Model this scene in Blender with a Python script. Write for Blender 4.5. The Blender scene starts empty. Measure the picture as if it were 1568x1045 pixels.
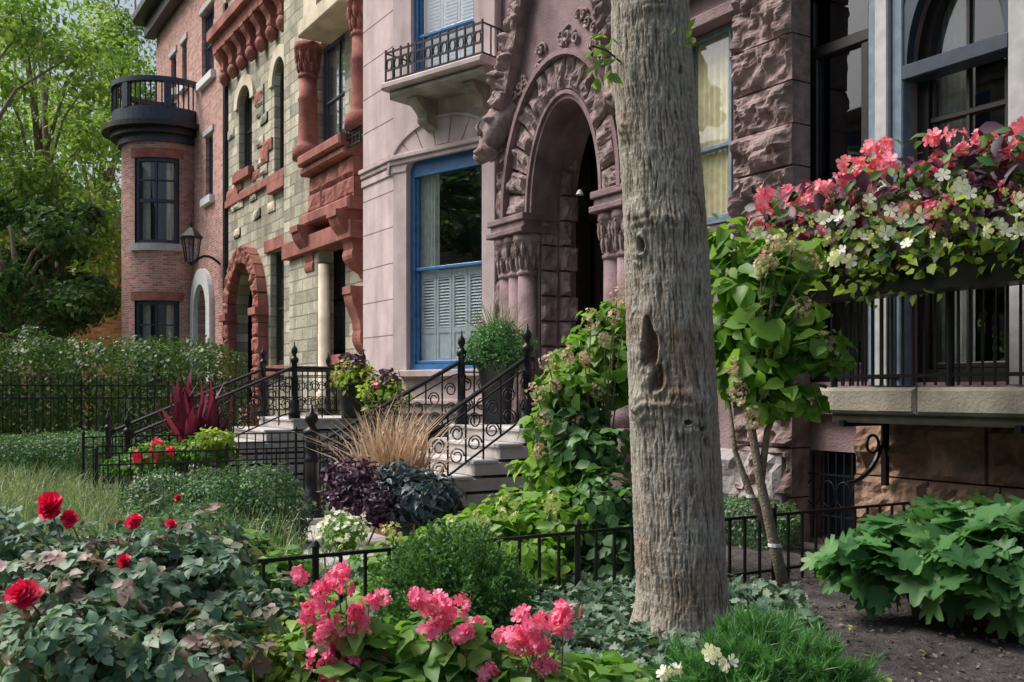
import bpy, math, random
import numpy as np
from mathutils import Vector, Matrix
random.seed(4); rng=np.random.default_rng(7)
sc=bpy.context.scene
# ---------- site survey frame (camera station, lens) ----------
F=1530.; CX=784.; HY=600.; EH=1.55
A=math.radians(31.4)
DV=np.array([-math.cos(A),math.sin(A)]); RV=np.array([math.sin(A),math.cos(A)])
def at(px,py,dist):
    p=DV*dist+RV*((px-CX)/F*dist)
    return np.array([p[0],p[1],EH-(py-HY)*dist/F])
class Wall:
    def __init__(s,ox,oy,deg=0):
        a=math.radians(deg); s.o=np.array([ox,oy]); s.u=np.array([math.cos(a),math.sin(a)]); s.n=np.array([math.sin(a),-math.cos(a)])
        s.M=Matrix(((s.u[0],0,s.n[0],ox),(s.u[1],0,s.n[1],oy),(0,1,0,0),(0,0,0,1)))
    def U(s,px,off=0):
        k=(px-CX)/F; o=s.o+s.n*off
        return (k*DV.dot(o)-RV.dot(o))/(RV.dot(s.u)-k*DV.dot(s.u))
    def Z(s,px,py,off=0):
        p=s.o+s.n*off+s.u*s.U(px,off); return EH-(py-HY)*DV.dot(p)/F
    def pt(s,u,z,d=0):
        p=s.o+s.u*u+s.n*d; return np.array([p[0],p[1],z])
    def R(s,x0,x1,yt,yb,off=0):
        m=(x0+x1)/2; return s.U(x0,off),s.U(x1,off),s.Z(m,yb,off),s.Z(m,yt,off)
# ---------- noise ----------
def _h(i,j,k,s):
    n=(i*374761393+j*668265263+k*2147483647+s*1274126177)&0xffffffff
    n=((n^(n>>13))*1274126177)&0xffffffff
    return ((n^(n>>16))&0xffff)/32767.5-1
def vn(p,s=0):
    p=np.asarray(p,float); f=np.floor(p).astype(np.int64); t=p-f; t=t*t*(3-2*t)
    i,j,k=f[...,0],f[...,1],f[...,2]; r=0
    for a in (0,1):
        for b in (0,1):
            for c in (0,1):
                w=(t[...,0] if a else 1-t[...,0])*(t[...,1] if b else 1-t[...,1])*(t[...,2] if c else 1-t[...,2])
                r=r+w*_h(i+a,j+b,k+c,s)
    return r
def fbm(p,s=0,o=3):
    r=0;a=1;p=np.asarray(p,float)
    for q in range(o): r=r+a*vn(p*2**q,s+q); a*=.5
    return r
# ---------- materials ----------
def newmat(name):
    m=bpy.data.materials.new(name); m.use_nodes=True; nt=m.node_tree; nt.nodes.clear()
    o=nt.nodes.new('ShaderNodeOutputMaterial'); p=nt.nodes.new('ShaderNodeBsdfPrincipled')
    nt.links.new(p.outputs[0],o.inputs[0]); return m,nt,p,o
def ramp(nt,cols,pos=None):
    r=nt.nodes.new('ShaderNodeValToRGB'); e=r.color_ramp.elements
    n=len(cols); pos=pos or [i/(n-1) for i in range(n)]
    while len(e)<n: e.new(.5)
    for i in range(n): e[i].position=pos[i]; e[i].color=(*cols[i],1)
    return r
def sm(c,k): return tuple(min(1,x*k) for x in c)
def stone(name,c,c2=None,scale=3,rough=.85,bump=.4,brick=None,mortar=None,coord='Object',msize=.012,var=.25,fine=40,spec=.3):
    m,nt,p,o=newmat(name); L=nt.links.new; N=nt.nodes.new
    tc=N('ShaderNodeTexCoord'); v=tc.outputs[coord]
    c2=c2 or sm(c,.62)
    n1=N('ShaderNodeTexNoise'); n1.inputs['Scale'].default_value=scale; n1.inputs['Detail'].default_value=8; n1.inputs['Roughness'].default_value=.65
    L(v,n1.inputs['Vector'])
    r=ramp(nt,[c2,c,sm(c,1.25)],[.3,.55,.8]); L(n1.outputs[0],r.inputs[0]); col=r.outputs[0]
    mp=N('ShaderNodeMapping'); mp.inputs['Scale'].default_value=(2.2,.35,2.2) if coord=='Object' else (2.2,.35,1)
    L(v,mp.inputs[0]); n3=N('ShaderNodeTexNoise'); n3.inputs['Scale'].default_value=1.2; n3.inputs['Detail'].default_value=6; L(mp.outputs[0],n3.inputs['Vector'])
    r3=ramp(nt,[(.55,.53,.52),(1,1,1)],[.35,.6]); L(n3.outputs[0],r3.inputs[0])
    mx=N('ShaderNodeMixRGB'); mx.blend_type='MULTIPLY'; mx.inputs[0].default_value=var*2; L(col,mx.inputs[1]); L(r3.outputs[0],mx.inputs[2]); col=mx.outputs[0]
    n2=N('ShaderNodeTexNoise'); n2.inputs['Scale'].default_value=fine; n2.inputs['Detail'].default_value=5; L(v,n2.inputs['Vector'])
    bp=N('ShaderNodeBump'); bp.inputs['Strength'].default_value=bump; bp.inputs['Distance'].default_value=.02
    hgt=n2.outputs[0]
    if brick:
        bt=N('ShaderNodeTexBrick'); L(v,bt.inputs['Vector']); bt.inputs['Scale'].default_value=1
        bt.inputs['Brick Width'].default_value=brick[0]; bt.inputs['Row Height'].default_value=brick[1]; bt.inputs['Mortar Size'].default_value=msize
        bt.inputs['Mortar Smooth'].default_value=.3; bt.inputs['Bias'].default_value=0
        bt.inputs['Color1'].default_value=(.62,.6,.6,1); bt.inputs['Color2'].default_value=(1.3,1.25,1.2,1); bt.inputs['Mortar'].default_value=(1,1,1,1)
        m2=N('ShaderNodeMixRGB'); m2.blend_type='MULTIPLY'; m2.inputs[0].default_value=1; L(col,m2.inputs[1]); L(bt.outputs[0],m2.inputs[2])
        m3=N('ShaderNodeMixRGB'); L(bt.outputs['Fac'],m3.inputs[0]); L(m2.outputs[0],m3.inputs[1]); m3.inputs[2].default_value=(*(mortar or sm(c,.5)),1)
        col=m3.outputs[0]
        ma=N('ShaderNodeMath'); ma.operation='MULTIPLY_ADD'; L(bt.outputs['Fac'],ma.inputs[0]); ma.inputs[1].default_value=-1.2; L(n2.outputs[0],ma.inputs[2]); 
        mb=N('ShaderNodeMath'); mb.operation='ADD'; L(ma.outputs[0],mb.inputs[0]); L(n1.outputs[0],mb.inputs[1]); hgt=mb.outputs[0]
    L(hgt,bp.inputs['Height']); L(bp.outputs[0],p.inputs['Normal']); L(col,p.inputs['Base Color'])
    p.inputs['Roughness'].default_value=rough; p.inputs['Specular IOR Level'].default_value=spec
    return m
def plain(name,c,rough=.5,metal=0,bump=.1,var=.85,scale=8):
    m,nt,p,o=newmat(name); L=nt.links.new; N=nt.nodes.new
    tc=N('ShaderNodeTexCoord'); n=N('ShaderNodeTexNoise'); n.inputs['Scale'].default_value=scale; n.inputs['Detail'].default_value=6; L(tc.outputs['Object'],n.inputs['Vector'])
    r=ramp(nt,[sm(c,var*.8),sm(c,1.1)],[.3,.7]); L(n.outputs[0],r.inputs[0]); L(r.outputs[0],p.inputs['Base Color'])
    b=N('ShaderNodeBump'); b.inputs['Strength'].default_value=bump; b.inputs['Distance'].default_value=.01; L(n.outputs[0],b.inputs['Height']); L(b.outputs[0],p.inputs['Normal'])
    p.inputs['Roughness'].default_value=rough; p.inputs['Metallic'].default_value=metal; return m
def leafmat(name,cols,rough=.45,trans=.3):
    m,nt,p,o=newmat(name); L=nt.links.new; N=nt.nodes.new
    a=N('ShaderNodeAttribute'); a.attribute_name='rnd'; r=ramp(nt,cols); L(a.outputs['Fac'],r.inputs[0])
    L(r.outputs[0],p.inputs['Base Color']); p.inputs['Roughness'].default_value=rough; p.inputs['Specular IOR Level'].default_value=.4
    t=N('ShaderNodeBsdfTranslucent'); h=N('ShaderNodeMixRGB'); h.blend_type='MULTIPLY'; h.inputs[0].default_value=1; h.inputs[2].default_value=(1.5,1.6,.8,1) if cols[1][1]>cols[1][0] else (1.3,1,1,1)
    L(r.outputs[0],h.inputs[1]); L(h.outputs[0],t.inputs[0])
    ms=N('ShaderNodeMixShader'); ms.inputs[0].default_value=trans; L(p.outputs[0],ms.inputs[1]); L(t.outputs[0],ms.inputs[2]); L(ms.outputs[0],o.inputs[0]); return m
def glassmat(name,base=.10,k=.8,tint=(.85,.9,.92)):
    m,nt,p,o=newmat(name); L=nt.links.new; N=nt.nodes.new
    g=N('ShaderNodeBsdfGlossy'); g.inputs['Roughness'].default_value=.015; g.inputs[0].default_value=(.9,.95,1,1)
    t=N('ShaderNodeBsdfTransparent'); t.inputs[0].default_value=(*tint,1)
    lw=N('ShaderNodeLayerWeight'); lw.inputs[0].default_value=.5
    pw=N('ShaderNodeMath'); pw.operation='POWER'; pw.inputs[1].default_value=2.3; L(lw.outputs['Facing'],pw.inputs[0])
    ma=N('ShaderNodeMath'); ma.operation='MULTIPLY_ADD'; ma.inputs[1].default_value=k; ma.inputs[2].default_value=base; L(pw.outputs[0],ma.inputs[0])
    tc=N('ShaderNodeTexCoord'); n=N('ShaderNodeTexNoise'); n.inputs['Scale'].default_value=1.1; n.inputs['Detail'].default_value=0; L(tc.outputs['Object'],n.inputs['Vector'])
    b=N('ShaderNodeBump'); b.inputs['Strength'].default_value=.25; b.inputs['Distance'].default_value=.03; L(n.outputs[0],b.inputs['Height']); L(b.outputs[0],g.inputs['Normal'])
    ms=N('ShaderNodeMixShader'); L(ma.outputs[0],ms.inputs[0]); L(t.outputs[0],ms.inputs[1]); L(g.outputs[0],ms.inputs[2]); L(ms.outputs[0],o.inputs[0]); return m
PURP=stone('purple_sandstone',(.30,.215,.232),(.18,.125,.135),2.2,bump=.6,var=.36)
PURPR=stone('purple_rockface',(.36,.275,.275),(.165,.115,.115),5,bump=1.,fine=16,var=.4)
PINK=stone('pink_limestone',(.62,.52,.53),(.51,.42,.425),1.6,bump=.18,var=.28)
RED=stone('red_sandstone',(.41,.165,.14),(.25,.09,.078),3,bump=.7,var=.35)
GREEN=stone('green_grey_ashlar',(.51,.505,.42),(.33,.34,.26),2,bump=1.,brick=(.62,.27),mortar=(.24,.24,.19),fine=12,msize=.014,var=.35)
CREAM=stone('cream_stone',(.76,.69,.55),(.62,.55,.42),2)
BRICK=stone('red_brick',(.58,.32,.285),(.46,.24,.21),4,bump=.6,brick=(.22,.075),mortar=(.58,.48,.45),msize=.009)
BRICKUV=stone('red_brick_curved',(.58,.32,.285),(.46,.24,.21),4,bump=.6,brick=(.22,.075),mortar=(.58,.48,.45),coord='UV',msize=.009)
BRBACK=stone('orange_brick',(.62,.27,.13),(.46,.18,.09),2,brick=(.4,.14),mortar=(.4,.27,.2))
OPP=stone('reflection_row_stone',(.62,.56,.47),(.5,.45,.38),2,brick=(.7,.3))
GREY=stone('grey_granite',(.42,.40,.41),(.28,.26,.27),4,bump=.8,fine=18)
BROWN=stone('brown_rockface',(.36,.24,.17),(.17,.105,.08),3.5,bump=1,fine=16,var=.35)
LEDGE=stone('ledge_limestone',(.42,.39,.33),(.25,.23,.2),3,bump=.5,var=.4)
STEP=stone('step_granite',(.60,.58,.58),(.46,.44,.44),5,bump=.3)
PAVE=stone('paving',(.50,.47,.48),(.36,.33,.34),5)
SOIL=stone('mulch_soil',(.12,.108,.11),(.05,.044,.046),14,bump=1,fine=60,rough=1,spec=.1)
IRON=plain('black_iron',(.014,.015,.02),.38,.3,.15)
BLUE=plain('blue_paint',(.055,.19,.43),.4)
NAVY=plain('navy_paint',(.035,.055,.095),.4)
BLUEGR=plain('blue_grey_paint',(.17,.25,.34),.45)
BLACKP=plain('black_paint',(.02,.019,.02),.4)
WHITE=plain('white_paint',(.74,.79,.82),.5,var=1.1)
PALE=plain('pale_stone_paint',(.50,.51,.53),.6,var=1.)
CURT=plain('curtain_cloth',(.68,.68,.64),.9,var=1)
YLIGHT=plain('window_light_sheet',(.97,.80,.50),.9,var=1)  # warm interior light put into the cloth colour
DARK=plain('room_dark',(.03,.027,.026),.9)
POT=plain('black_pot',(.035,.038,.042),.45)
GLASS=glassmat('window_glass')
WOOD=plain('dark_door',(.028,.018,.016),.35)
BARK2=stone('twig_bark',(.30,.25,.20),(.17,.13,.10),20,bump=1,fine=60)
# ---------- batch objects ----------
def setmesh(name,V,Fc,mat,smooth=False):
    me=bpy.data.meshes.new(name); me.from_pydata([tuple(v) for v in V],[],[tuple(f) for f in Fc]); me.materials.append(mat)
    if smooth: me.polygons.foreach_set('use_smooth',[True]*len(me.polygons))
    me.update(); return me
class Obj:
    def __init__(s,name):
        s.e=bpy.data.objects.new(name,None); sc.collection.objects.link(s.e); s.b={}
    def add(s,vf,mat,part='body',w=None,smooth=False):
        k=(part,mat.name,id(w),smooth); B=s.b.setdefault(k,[[],[],mat,w,0,smooth,part])
        V,Fc=vf; B[0].append(np.asarray(V,float)); B[1].extend([tuple(i+B[4] for i in f) for f in Fc]); B[4]+=len(V)
    def mesh(s,me,part,w=None):
        o=bpy.data.objects.new(part,me); sc.collection.objects.link(o); o.parent=s.e
        if w is not None: o.matrix_world=w.M
        return o
    def done(s):
        for k,B in s.b.items(): s.mesh(setmesh(B[6],np.concatenate(B[0]),B[1],B[2],B[5]),B[6],B[3])
        s.b={}
def box(x0,x1,y0,y1,z0,z1):
    V=[(x0,y0,z0),(x1,y0,z0),(x1,y1,z0),(x0,y1,z0),(x0,y0,z1),(x1,y0,z1),(x1,y1,z1),(x0,y1,z1)]
    return V,[(0,3,2,1),(4,5,6,7),(0,1,5,4),(1,2,6,5),(2,3,7,6),(3,0,4,7)]
def cbox(x0,x1,y0,y1,z0,z1,c=.012):
    c=min(c,abs(x1-x0)/3,abs(y1-y0)/3,abs(z1-z0)/3)
    V=[(x0,y0,z0),(x1,y0,z0),(x1,y1,z0),(x0,y1,z0),(x0,y0,z1-c),(x1,y0,z1-c),(x1,y1,z1-c),(x0,y1,z1-c),(x0+c,y0+c,z1),(x1-c,y0+c,z1),(x1-c,y1-c,z1),(x0+c,y1-c,z1)]
    return V,[(0,3,2,1),(8,9,10,11)]+[(i,(i+1)%4,(i+1)%4+4,i+4) for i in range(4)]+[(i+4,(i+1)%4+4,(i+1)%4+8,i+8) for i in range(4)]
def extr(prof,u0,u1):
    n=len(prof); V=[(u0,z,d) for z,d in prof]+[(u1,z,d) for z,d in prof]
    return V,[(i,(i+1)%n,n+(i+1)%n,n+i) for i in range(n)]+[tuple(range(n))[::-1],tuple(range(n,2*n))]
def console(u0,u1,zt,h,d0,d1):
    D=d1-d0; pr=[(zt,d0),(zt,d1),(zt-h*.1,d1)]
    pr+=[(zt-h*(.1+.45*t),d1-D*(.06+.42*(1-math.cos(t*math.pi))/2)) for t in np.linspace(0,1,8)]
    pr+=[(zt-h*(.58+.34*t),d0+D*(.50+.10*math.sin(t*math.pi)-.42*t*t)) for t in np.linspace(0,1,8)]
    pr+=[(zt-h,d0)]
    return extr(pr,u0,u1)
def tube(path,r,n=6):
    P=np.array(path,float); m=len(P); rr=np.full(m,r) if np.isscalar(r) else np.array(r)
    T=np.gradient(P,axis=0); T/=np.linalg.norm(T,axis=1)[:,None]+1e-9
    up=np.array([0,0,1.]) if abs(T[0][2])<.9 else np.array([1.,0,0])
    V=[];
    for i in range(m):
        a=np.cross(T[i],up); a/=np.linalg.norm(a)+1e-9; b=np.cross(a,T[i]); up=b
        for j in range(n):
            t=2*math.pi*(j+.5)/n; V.append(P[i]+rr[i]*(a*math.cos(t)+b*math.sin(t)))
    Fc=[(i*n+j,i*n+(j+1)%n,(i+1)*n+(j+1)%n,(i+1)*n+j) for i in range(m-1) for j in range(n)]
    Fc+=[tuple(range(n))[::-1],tuple(range((m-1)*n,m*n))]
    return V,Fc
def bar(a,b,t=.012): return tube([a,b],t*.707,4)
def lathe(prof,c,n=20):
    V=[];m=len(prof)
    for r,z in prof:
        for j in range(n):
            t=2*math.pi*j/n; V.append((c[0]+r*math.cos(t),c[1]+r*math.sin(t),c[2]+z))
    Fc=[(i*n+j,i*n+(j+1)%n,(i+1)*n+(j+1)%n,(i+1)*n+j) for i in range(m-1) for j in range(n)]
    Fc+=[tuple(range(n))[::-1],tuple(range((m-1)*n,m*n))]; return V,Fc
def arch(u0,u1,z0,z1,rise,n=18):
    if rise<=0: return [(u0,z0),(u1,z0),(u1,z1),(u0,z1)]
    uc=(u0+u1)/2; R=(u1-u0)/2; zs=z1-rise
    return [(u0,z0),(u1,z0)]+[(uc+R*math.cos(math.pi*i/n),zs+rise*math.sin(math.pi*i/n)) for i in range(n+1)]
def slab(b,w,outer,holes,d0,d1,mat,part):
    cu=bpy.data.curves.new('tmp','CURVE'); cu.dimensions='2D'; cu.fill_mode='BOTH'; cu.extrude=(d1-d0)/2
    for pl in [outer]+holes:
        s=cu.splines.new('POLY'); s.points.add(len(pl)-1)
        for i,q in enumerate(pl): s.points[i].co=(q[0],q[1],0,1)
        s.use_cyclic_u=True
    ob=bpy.data.objects.new('tmp',cu); me=bpy.data.meshes.new_from_object(ob); bpy.data.objects.remove(ob)
    me.transform(Matrix.Translation((0,0,(d0+d1)/2))); me.materials.clear(); me.materials.append(mat)
    me.polygons.foreach_set('use_smooth',[False]*len(me.polygons))
    b.mesh(me,part,w)
def pane(b,w,outl,d,part='glass'):
    b.add(([(u,z,d) for u,z in outl],[tuple(range(len(outl)))]),GLASS,part,w)
seedc=[0]
def rough(c,d0,d1,n=8,m=6,amp=.05,rnd=.05):
    c=np.array(c,float); seedc[0]+=1
    s,t=np.meshgrid(np.linspace(0,1,n),np.linspace(0,1,m)); s=s.ravel();t=t.ravel()
    P=((1-s)*(1-t))[:,None]*c[0]+(s*(1-t))[:,None]*c[1]+(s*t)[:,None]*c[2]+((1-s)*t)[:,None]*c[3]
    Lu=np.linalg.norm(c[1]-c[0]);Lz=np.linalg.norm(c[3]-c[0])
    e=np.minimum(np.minimum(s,1-s)*Lu,np.minimum(t,1-t)*Lz); pil=np.clip(e/rnd,0,1)**.6
    q=np.c_[P*6,np.full(len(P),seedc[0]*3.7)]
    d=d1-(1-pil)*rnd*.8+fbm(q,seedc[0],3)*amp*pil
    V=np.c_[P,d]; Fc=[(j*n+i,j*n+i+1,(j+1)*n+i+1,(j+1)*n+i) for j in range(m-1) for i in range(n-1)]
    ring=[i for i in range(n)]+[j*n+n-1 for j in range(1,m)]+[(m-1)*n+i for i in range(n-2,-1,-1)]+[j*n for j in range(m-2,0,-1)]
    V2=np.c_[P[ring],np.full(len(ring),d0)]; k=len(V); r=len(ring)
    Fc+=[(ring[i],k+i,k+(i+1)%r,ring[(i+1)%r]) for i in range(r)]
    return np.concatenate([V,V2]),Fc
def rockrect(b,w,u0,u1,z0,z1,h,l,d0,d1,amp,mat,part,g=.008,n=9,m=7):
    z=z0
    while z<z1-.02:
        hh=random.uniform(*h); 
        if z1-z-hh<h[0]*.5: hh=z1-z
        u=u0
        while u<u1-.02:
            ll=random.uniform(*l)
            if u1-u-ll<l[0]*.5: ll=u1-u
            b.add(rough([(u+g,z+g),(u+ll-g,z+g),(u+ll-g,z+hh-g),(u+g,z+hh-g)],d0,d1+random.uniform(-.02,.02),n,m,amp),mat,part,w)
            u+=ll
        z+=hh
def voussoirs(b,w,uc,zs,rx,ry,t,n,d0,d1,amp,mat,part,a0=0,a1=math.pi,g=.012):
    for i in range(n):
        p=a0+(a1-a0)*i/n+g; q=a0+(a1-a0)*(i+1)/n-g
        f=lambda a,k:(uc+(rx+k)*math.cos(a),zs+(ry+k)*math.sin(a))
        b.add(rough([f(q,0),f(p,0),f(p,t),f(q,t)],d0,d1,8,9,amp,.03),mat,part,w)
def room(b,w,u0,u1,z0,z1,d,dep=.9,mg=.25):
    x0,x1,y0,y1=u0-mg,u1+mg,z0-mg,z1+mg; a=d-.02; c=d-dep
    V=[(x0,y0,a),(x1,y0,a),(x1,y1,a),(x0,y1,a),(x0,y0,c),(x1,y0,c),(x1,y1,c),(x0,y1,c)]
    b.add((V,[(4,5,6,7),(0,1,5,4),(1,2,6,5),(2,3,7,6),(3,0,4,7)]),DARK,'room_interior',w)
def curtain(b,w,u0,u1,z0,z1,d,mat=None,amp=.03,k=9):
    n=40; V=[];
    for j,(z) in enumerate((z0,z1)):
        for i in range(n+1):
            t=i/n; V.append((u0+(u1-u0)*t,z,d+amp*math.sin(t*k*6.28+.6*math.sin(t*17))))
    b.add((V,[(i,i+1,n+2+i,n+1+i) for i in range(n)]),mat or CURT,'curtain',w,True)
def window(b,w,u0,u1,z0,z1,fm,d=-.15,rise=0,t=.07,rail=.5,mull=0,cur=None,rm=True,hb=0):
    slab(b,w,arch(u0+.003,u1-.003,z0+.003,z1-.003,rise),[arch(u0+t,u1-t,z0+t,z1-t,max(0,rise-t*.3) if rise else 0)],d-.06,d+.04,fm,'window_frame')
    if rail:
        zr=z0+(z1-z0)*rail; b.add(cbox(u0+t*.9,u1-t*.9,zr-.03,zr+.03,d-.05,d+.02),fm,'meeting_rail',w)
    b.add(cbox(u0+t,u0+t+.04,z0+t,z1-t-rise,d-.055,d+.005),fm,'sash',w); b.add(cbox(u1-t-.04,u1-t,z0+t,z1-t-rise,d-.055,d+.005),fm,'sash',w); b.add(cbox(u0+t,u1-t,z0+t,z0+t+.06,d-.052,d+.008),fm,'sash',w)
    for i in range(mull):
        u=u0+(u1-u0)*(i+1)/(mull+1); b.add(box(u-.015,u+.015,z0+t,z1-t-rise*.1,d-.04,d+.01),fm,'muntin',w)
    for i in range(hb):
        z=z0+(z1-z0)*(i+1)/(hb+1); b.add(box(u0+t,u1-t,z-.012,z+.012,d-.038,d+.008),fm,'muntin',w)
    pane(b,w,arch(u0+t*.8,u1-t*.8,z0+t*.8,z1-t*.8,max(0,rise-t*.3) if rise else 0),d-.03)
    if rm: room(b,w,u0,u1,z0,z1,min(d-.07,-.36))
    W=u1-u0
    if cur=='both':
        curtain(b,w,u0+.02,u0+W*.36,z0,z1,d-.2,k=5); curtain(b,w,u1-W*.36,u1-.02,z0,z1,d-.2,k=5)
    if cur=='left': curtain(b,w,u0+.02,u0+W*.42,z0,z1,d-.2,k=6)
    if cur=='full': curtain(b,w,u0+.02,u1-.02,z0,z1,d-.2,k=10)
def shell(b,w,u0,u1,zt,mat,depth=9,zb=-.2):
    b.add(box(u0,u1,zb,zt,-depth,-1.5),mat,'rear_block',w)
    b.add(box(u0,u0+.3,zb,zt,-1.497,-.352),mat,'side_wall',w); b.add(box(u1-.3,u1,zb,zt,-1.497,-.352),mat,'side_wall',w)
    b.add(box(u0+.303,u1-.303,zt-.3,zt,-1.497,-.352),mat,'roof_edge',w)
def capital(b,c,r,h,mat,part='capital'):
    b.add(lathe([(r*.95,0),(r*1.1,h*.04),(r*1.1,h*.1),(r*.92,h*.14),(r*.95,h*.3),(r*1.15,h*.6),(r*1.4,h*.82),(r*1.5,h*.84),(r*1.5,h)],c,24),mat,part,None,True)
    for lv,(rr,zz,s,n) in enumerate(((1.05,.35,.26,10),(1.28,.62,.26,10))):
        for i in range(n):
            a=2*math.pi*(i+.5*lv)/n; q=np.array(c)+np.array([math.cos(a)*r*rr,math.sin(a)*r*rr,h*zz])
            b.add(lathe([(0.01,-h*.2),(r*.17,-h*.12),(r*s,0),(r*s*.8,h*.1),(r*.1,h*.17)],q,6),mat,'capital_leaf',None,False)
            b.add(tube([q+np.array([math.cos(a),math.sin(a),0])*r*.22*math.cos(t)+np.array([0,0,1])*(h*.13+r*.16*math.sin(t)) for t in np.linspace(-1.5,3.9,8)],r*.07,5),mat,'capital_leaf',None,True)
def ring(u,zs,rx,ry,t,n=28):
    o=[(u+(rx+t)*math.cos(math.pi*i/n),zs+(ry+t)*math.sin(math.pi*i/n)) for i in range(n+1)]
    return o+[(u+rx*math.cos(math.pi*i/n),zs+ry*math.sin(math.pi*i/n)) for i in range(n,-1,-1)]
# =================== PURPLE SANDSTONE HOUSE ===================
H=Obj('purple_sandstone_house'); w=Wall(0,8.0,0); U,Z=w.U,w.Z
uL=w.U(757); aU0=U(824,.3); aU1=U(932,.3); auc=(aU0+aU1)/2; aR=(aU1-aU0)/2; aZs=4.05; aRi=1.45
ow1=w.R(1050,1122,52,345); ow2=w.R(1216,1338,-40,585); ow3=w.R(1396,1552,-60,585); bas=w.R(1232,1338,692,845)
ow3=(ow3[0],ow3[1],ow3[2],5.4); ow2=(ow2[0],ow2[1],ow2[2],5.75); 
holes=[arch(aU0,aU1,1.12,aZs+aRi,aRi),arch(*ow1[:2],ow1[2],ow1[3],0),arch(*ow2,0),arch(*ow3,.85),arch(bas[0],bas[1],.05,bas[3],0),arch(-3.4,-2.3,1.9,5.2,0)]
slab(H,w,[(uL,-.2),(1,-.2),(1,11.5),(uL,11.5)],holes,-.35,0,PURP,'front_wall')
shell(H,w,uL,1,11.5,PURP)
b=H; DD=-.62
for s,(x0,x1) in enumerate(((aU0-.3,aU0-.002),(aU1+.002,aU1+.3))):
    b.add(box(x0,x1,1.1,6,DD,-.352),WOOD,'recess_shade_lining',w)  # vestibule sides in dark door colour, recess shade painted in
b.add(box(aU0,aU1,5.75,5.95,DD,-.352),PURP,'vestibule_ceiling',w)
b.add(box(aU0-.3,aU1+.3,.9,1.095,DD-.1,.0),STEP,'vestibule_floor',w)
wj=Wall(aU0,8.0,90)
for i,z in enumerate(np.arange(1.12,5.1,.36)):
    l=.12 if i%2 else .24
    b.add(rough([(.06,z+.01),(.08+l,z+.01),(.08+l,z+.34),(.06,z+.34)],-.01,.14,8,7,.07,.05),PURPR,'jamb_quoin',wj)
    b.add(rough([(-.24,z+.01),(.03,z+.01),(.03,z+.34),(-.24,z+.34)],-.01,.03,8,7,.04,.03),PURPR,'jamb_stone',wj)
b.add(box(aU0-.01,aU1+.01,1.1,5.75,DD-.12,DD-.06),WOOD,'door_surround',w)
b.add(cbox(aU0+.12,auc-.02,1.12,4.0,DD-.05,DD+.0),WOOD,'door_leaf',w); b.add(cbox(auc+.02,aU1-.12,1.12,4.0,DD-.05,DD+.0),WOOD,'door_leaf',w)
for i in (0,1):
    u=aU0+.16 if i==0 else auc+.06; uu=auc-.06 if i==0 else aU1-.16
    slab(H,w,arch(u,uu,1.3,3.9,0),[arch(u+.1,uu-.1,1.4,2.0,0),arch(u+.1,uu-.1,2.15,3.8,0)],DD+.002,DD+.035,WOOD,'door_panel')
    pane(b,w,arch(u+.1,uu-.1,2.15,3.8,0),DD+.01,'door_glass')
b.add(cbox(aU0+.02,aU1-.02,4.02,4.14,DD-.05,DD+.08),WOOD,'transom_bar',w)
pane(b,w,arch(aU0+.15,aU1-.15,4.2,5.2,.8),DD-.04,'transom_glass')
slab(H,w,ring(auc,aZs,aR-.03,aRi-.03,.13),[],.004,.44,PURP,'inner_archivolt')
slab(H,w,ring(auc,aZs,aR+.03,aRi+.03,.05),[],.445,.48,PURP,'inner_archivolt')
voussoirs(b,w,auc,aZs,aR+.1,aRi+.1,.42,17,0,.50,.08,PURPR,'arch_voussoir')
slab(H,w,ring(auc,aZs,aR+.52,aRi+.52,.07),[],.004,.58,PURP,'hood_mould')
gl=(auc-1.60,5.15); gr=(auc+1.62,5.0); ap=(auc-.25,8.9)
rin=[(auc+(aR+.58)*math.cos(t),aZs+(aRi+.58)*math.sin(t)) for t in np.linspace(.60,math.pi-.60,20)]
slab(H,w,[gl]+[ap]+[gr]+rin,[],.004,.42,PURP,'entry_gable')
for (p,q) in ((gl,ap),(gr,ap)):
    for k in range(15):
        f=lambda s:(p[0]+(q[0]-p[0])*s,p[1]+(q[1]-p[1])*s)
        a0=f(k/15);a1=f((k+1)/15); nx=-(q[1]-p[1]);nz=(q[0]-p[0]); L_=math.hypot(nx,nz); nx/=L_;nz/=L_
        if nz<0: nx,nz=-nx,-nz
        wd=.26-.06*math.sin(k*1.3)
        b.add(rough([(a0[0]-nx*.10,a0[1]-nz*.10),(a1[0]-nx*.10,a1[1]-nz*.10),(a1[0]+nx*wd,a1[1]+nz*wd),(a0[0]+nx*wd,a0[1]+nz*wd)],.0,.66,12,11,.13,.08),PURPR,'gable_coping',w)
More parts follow.
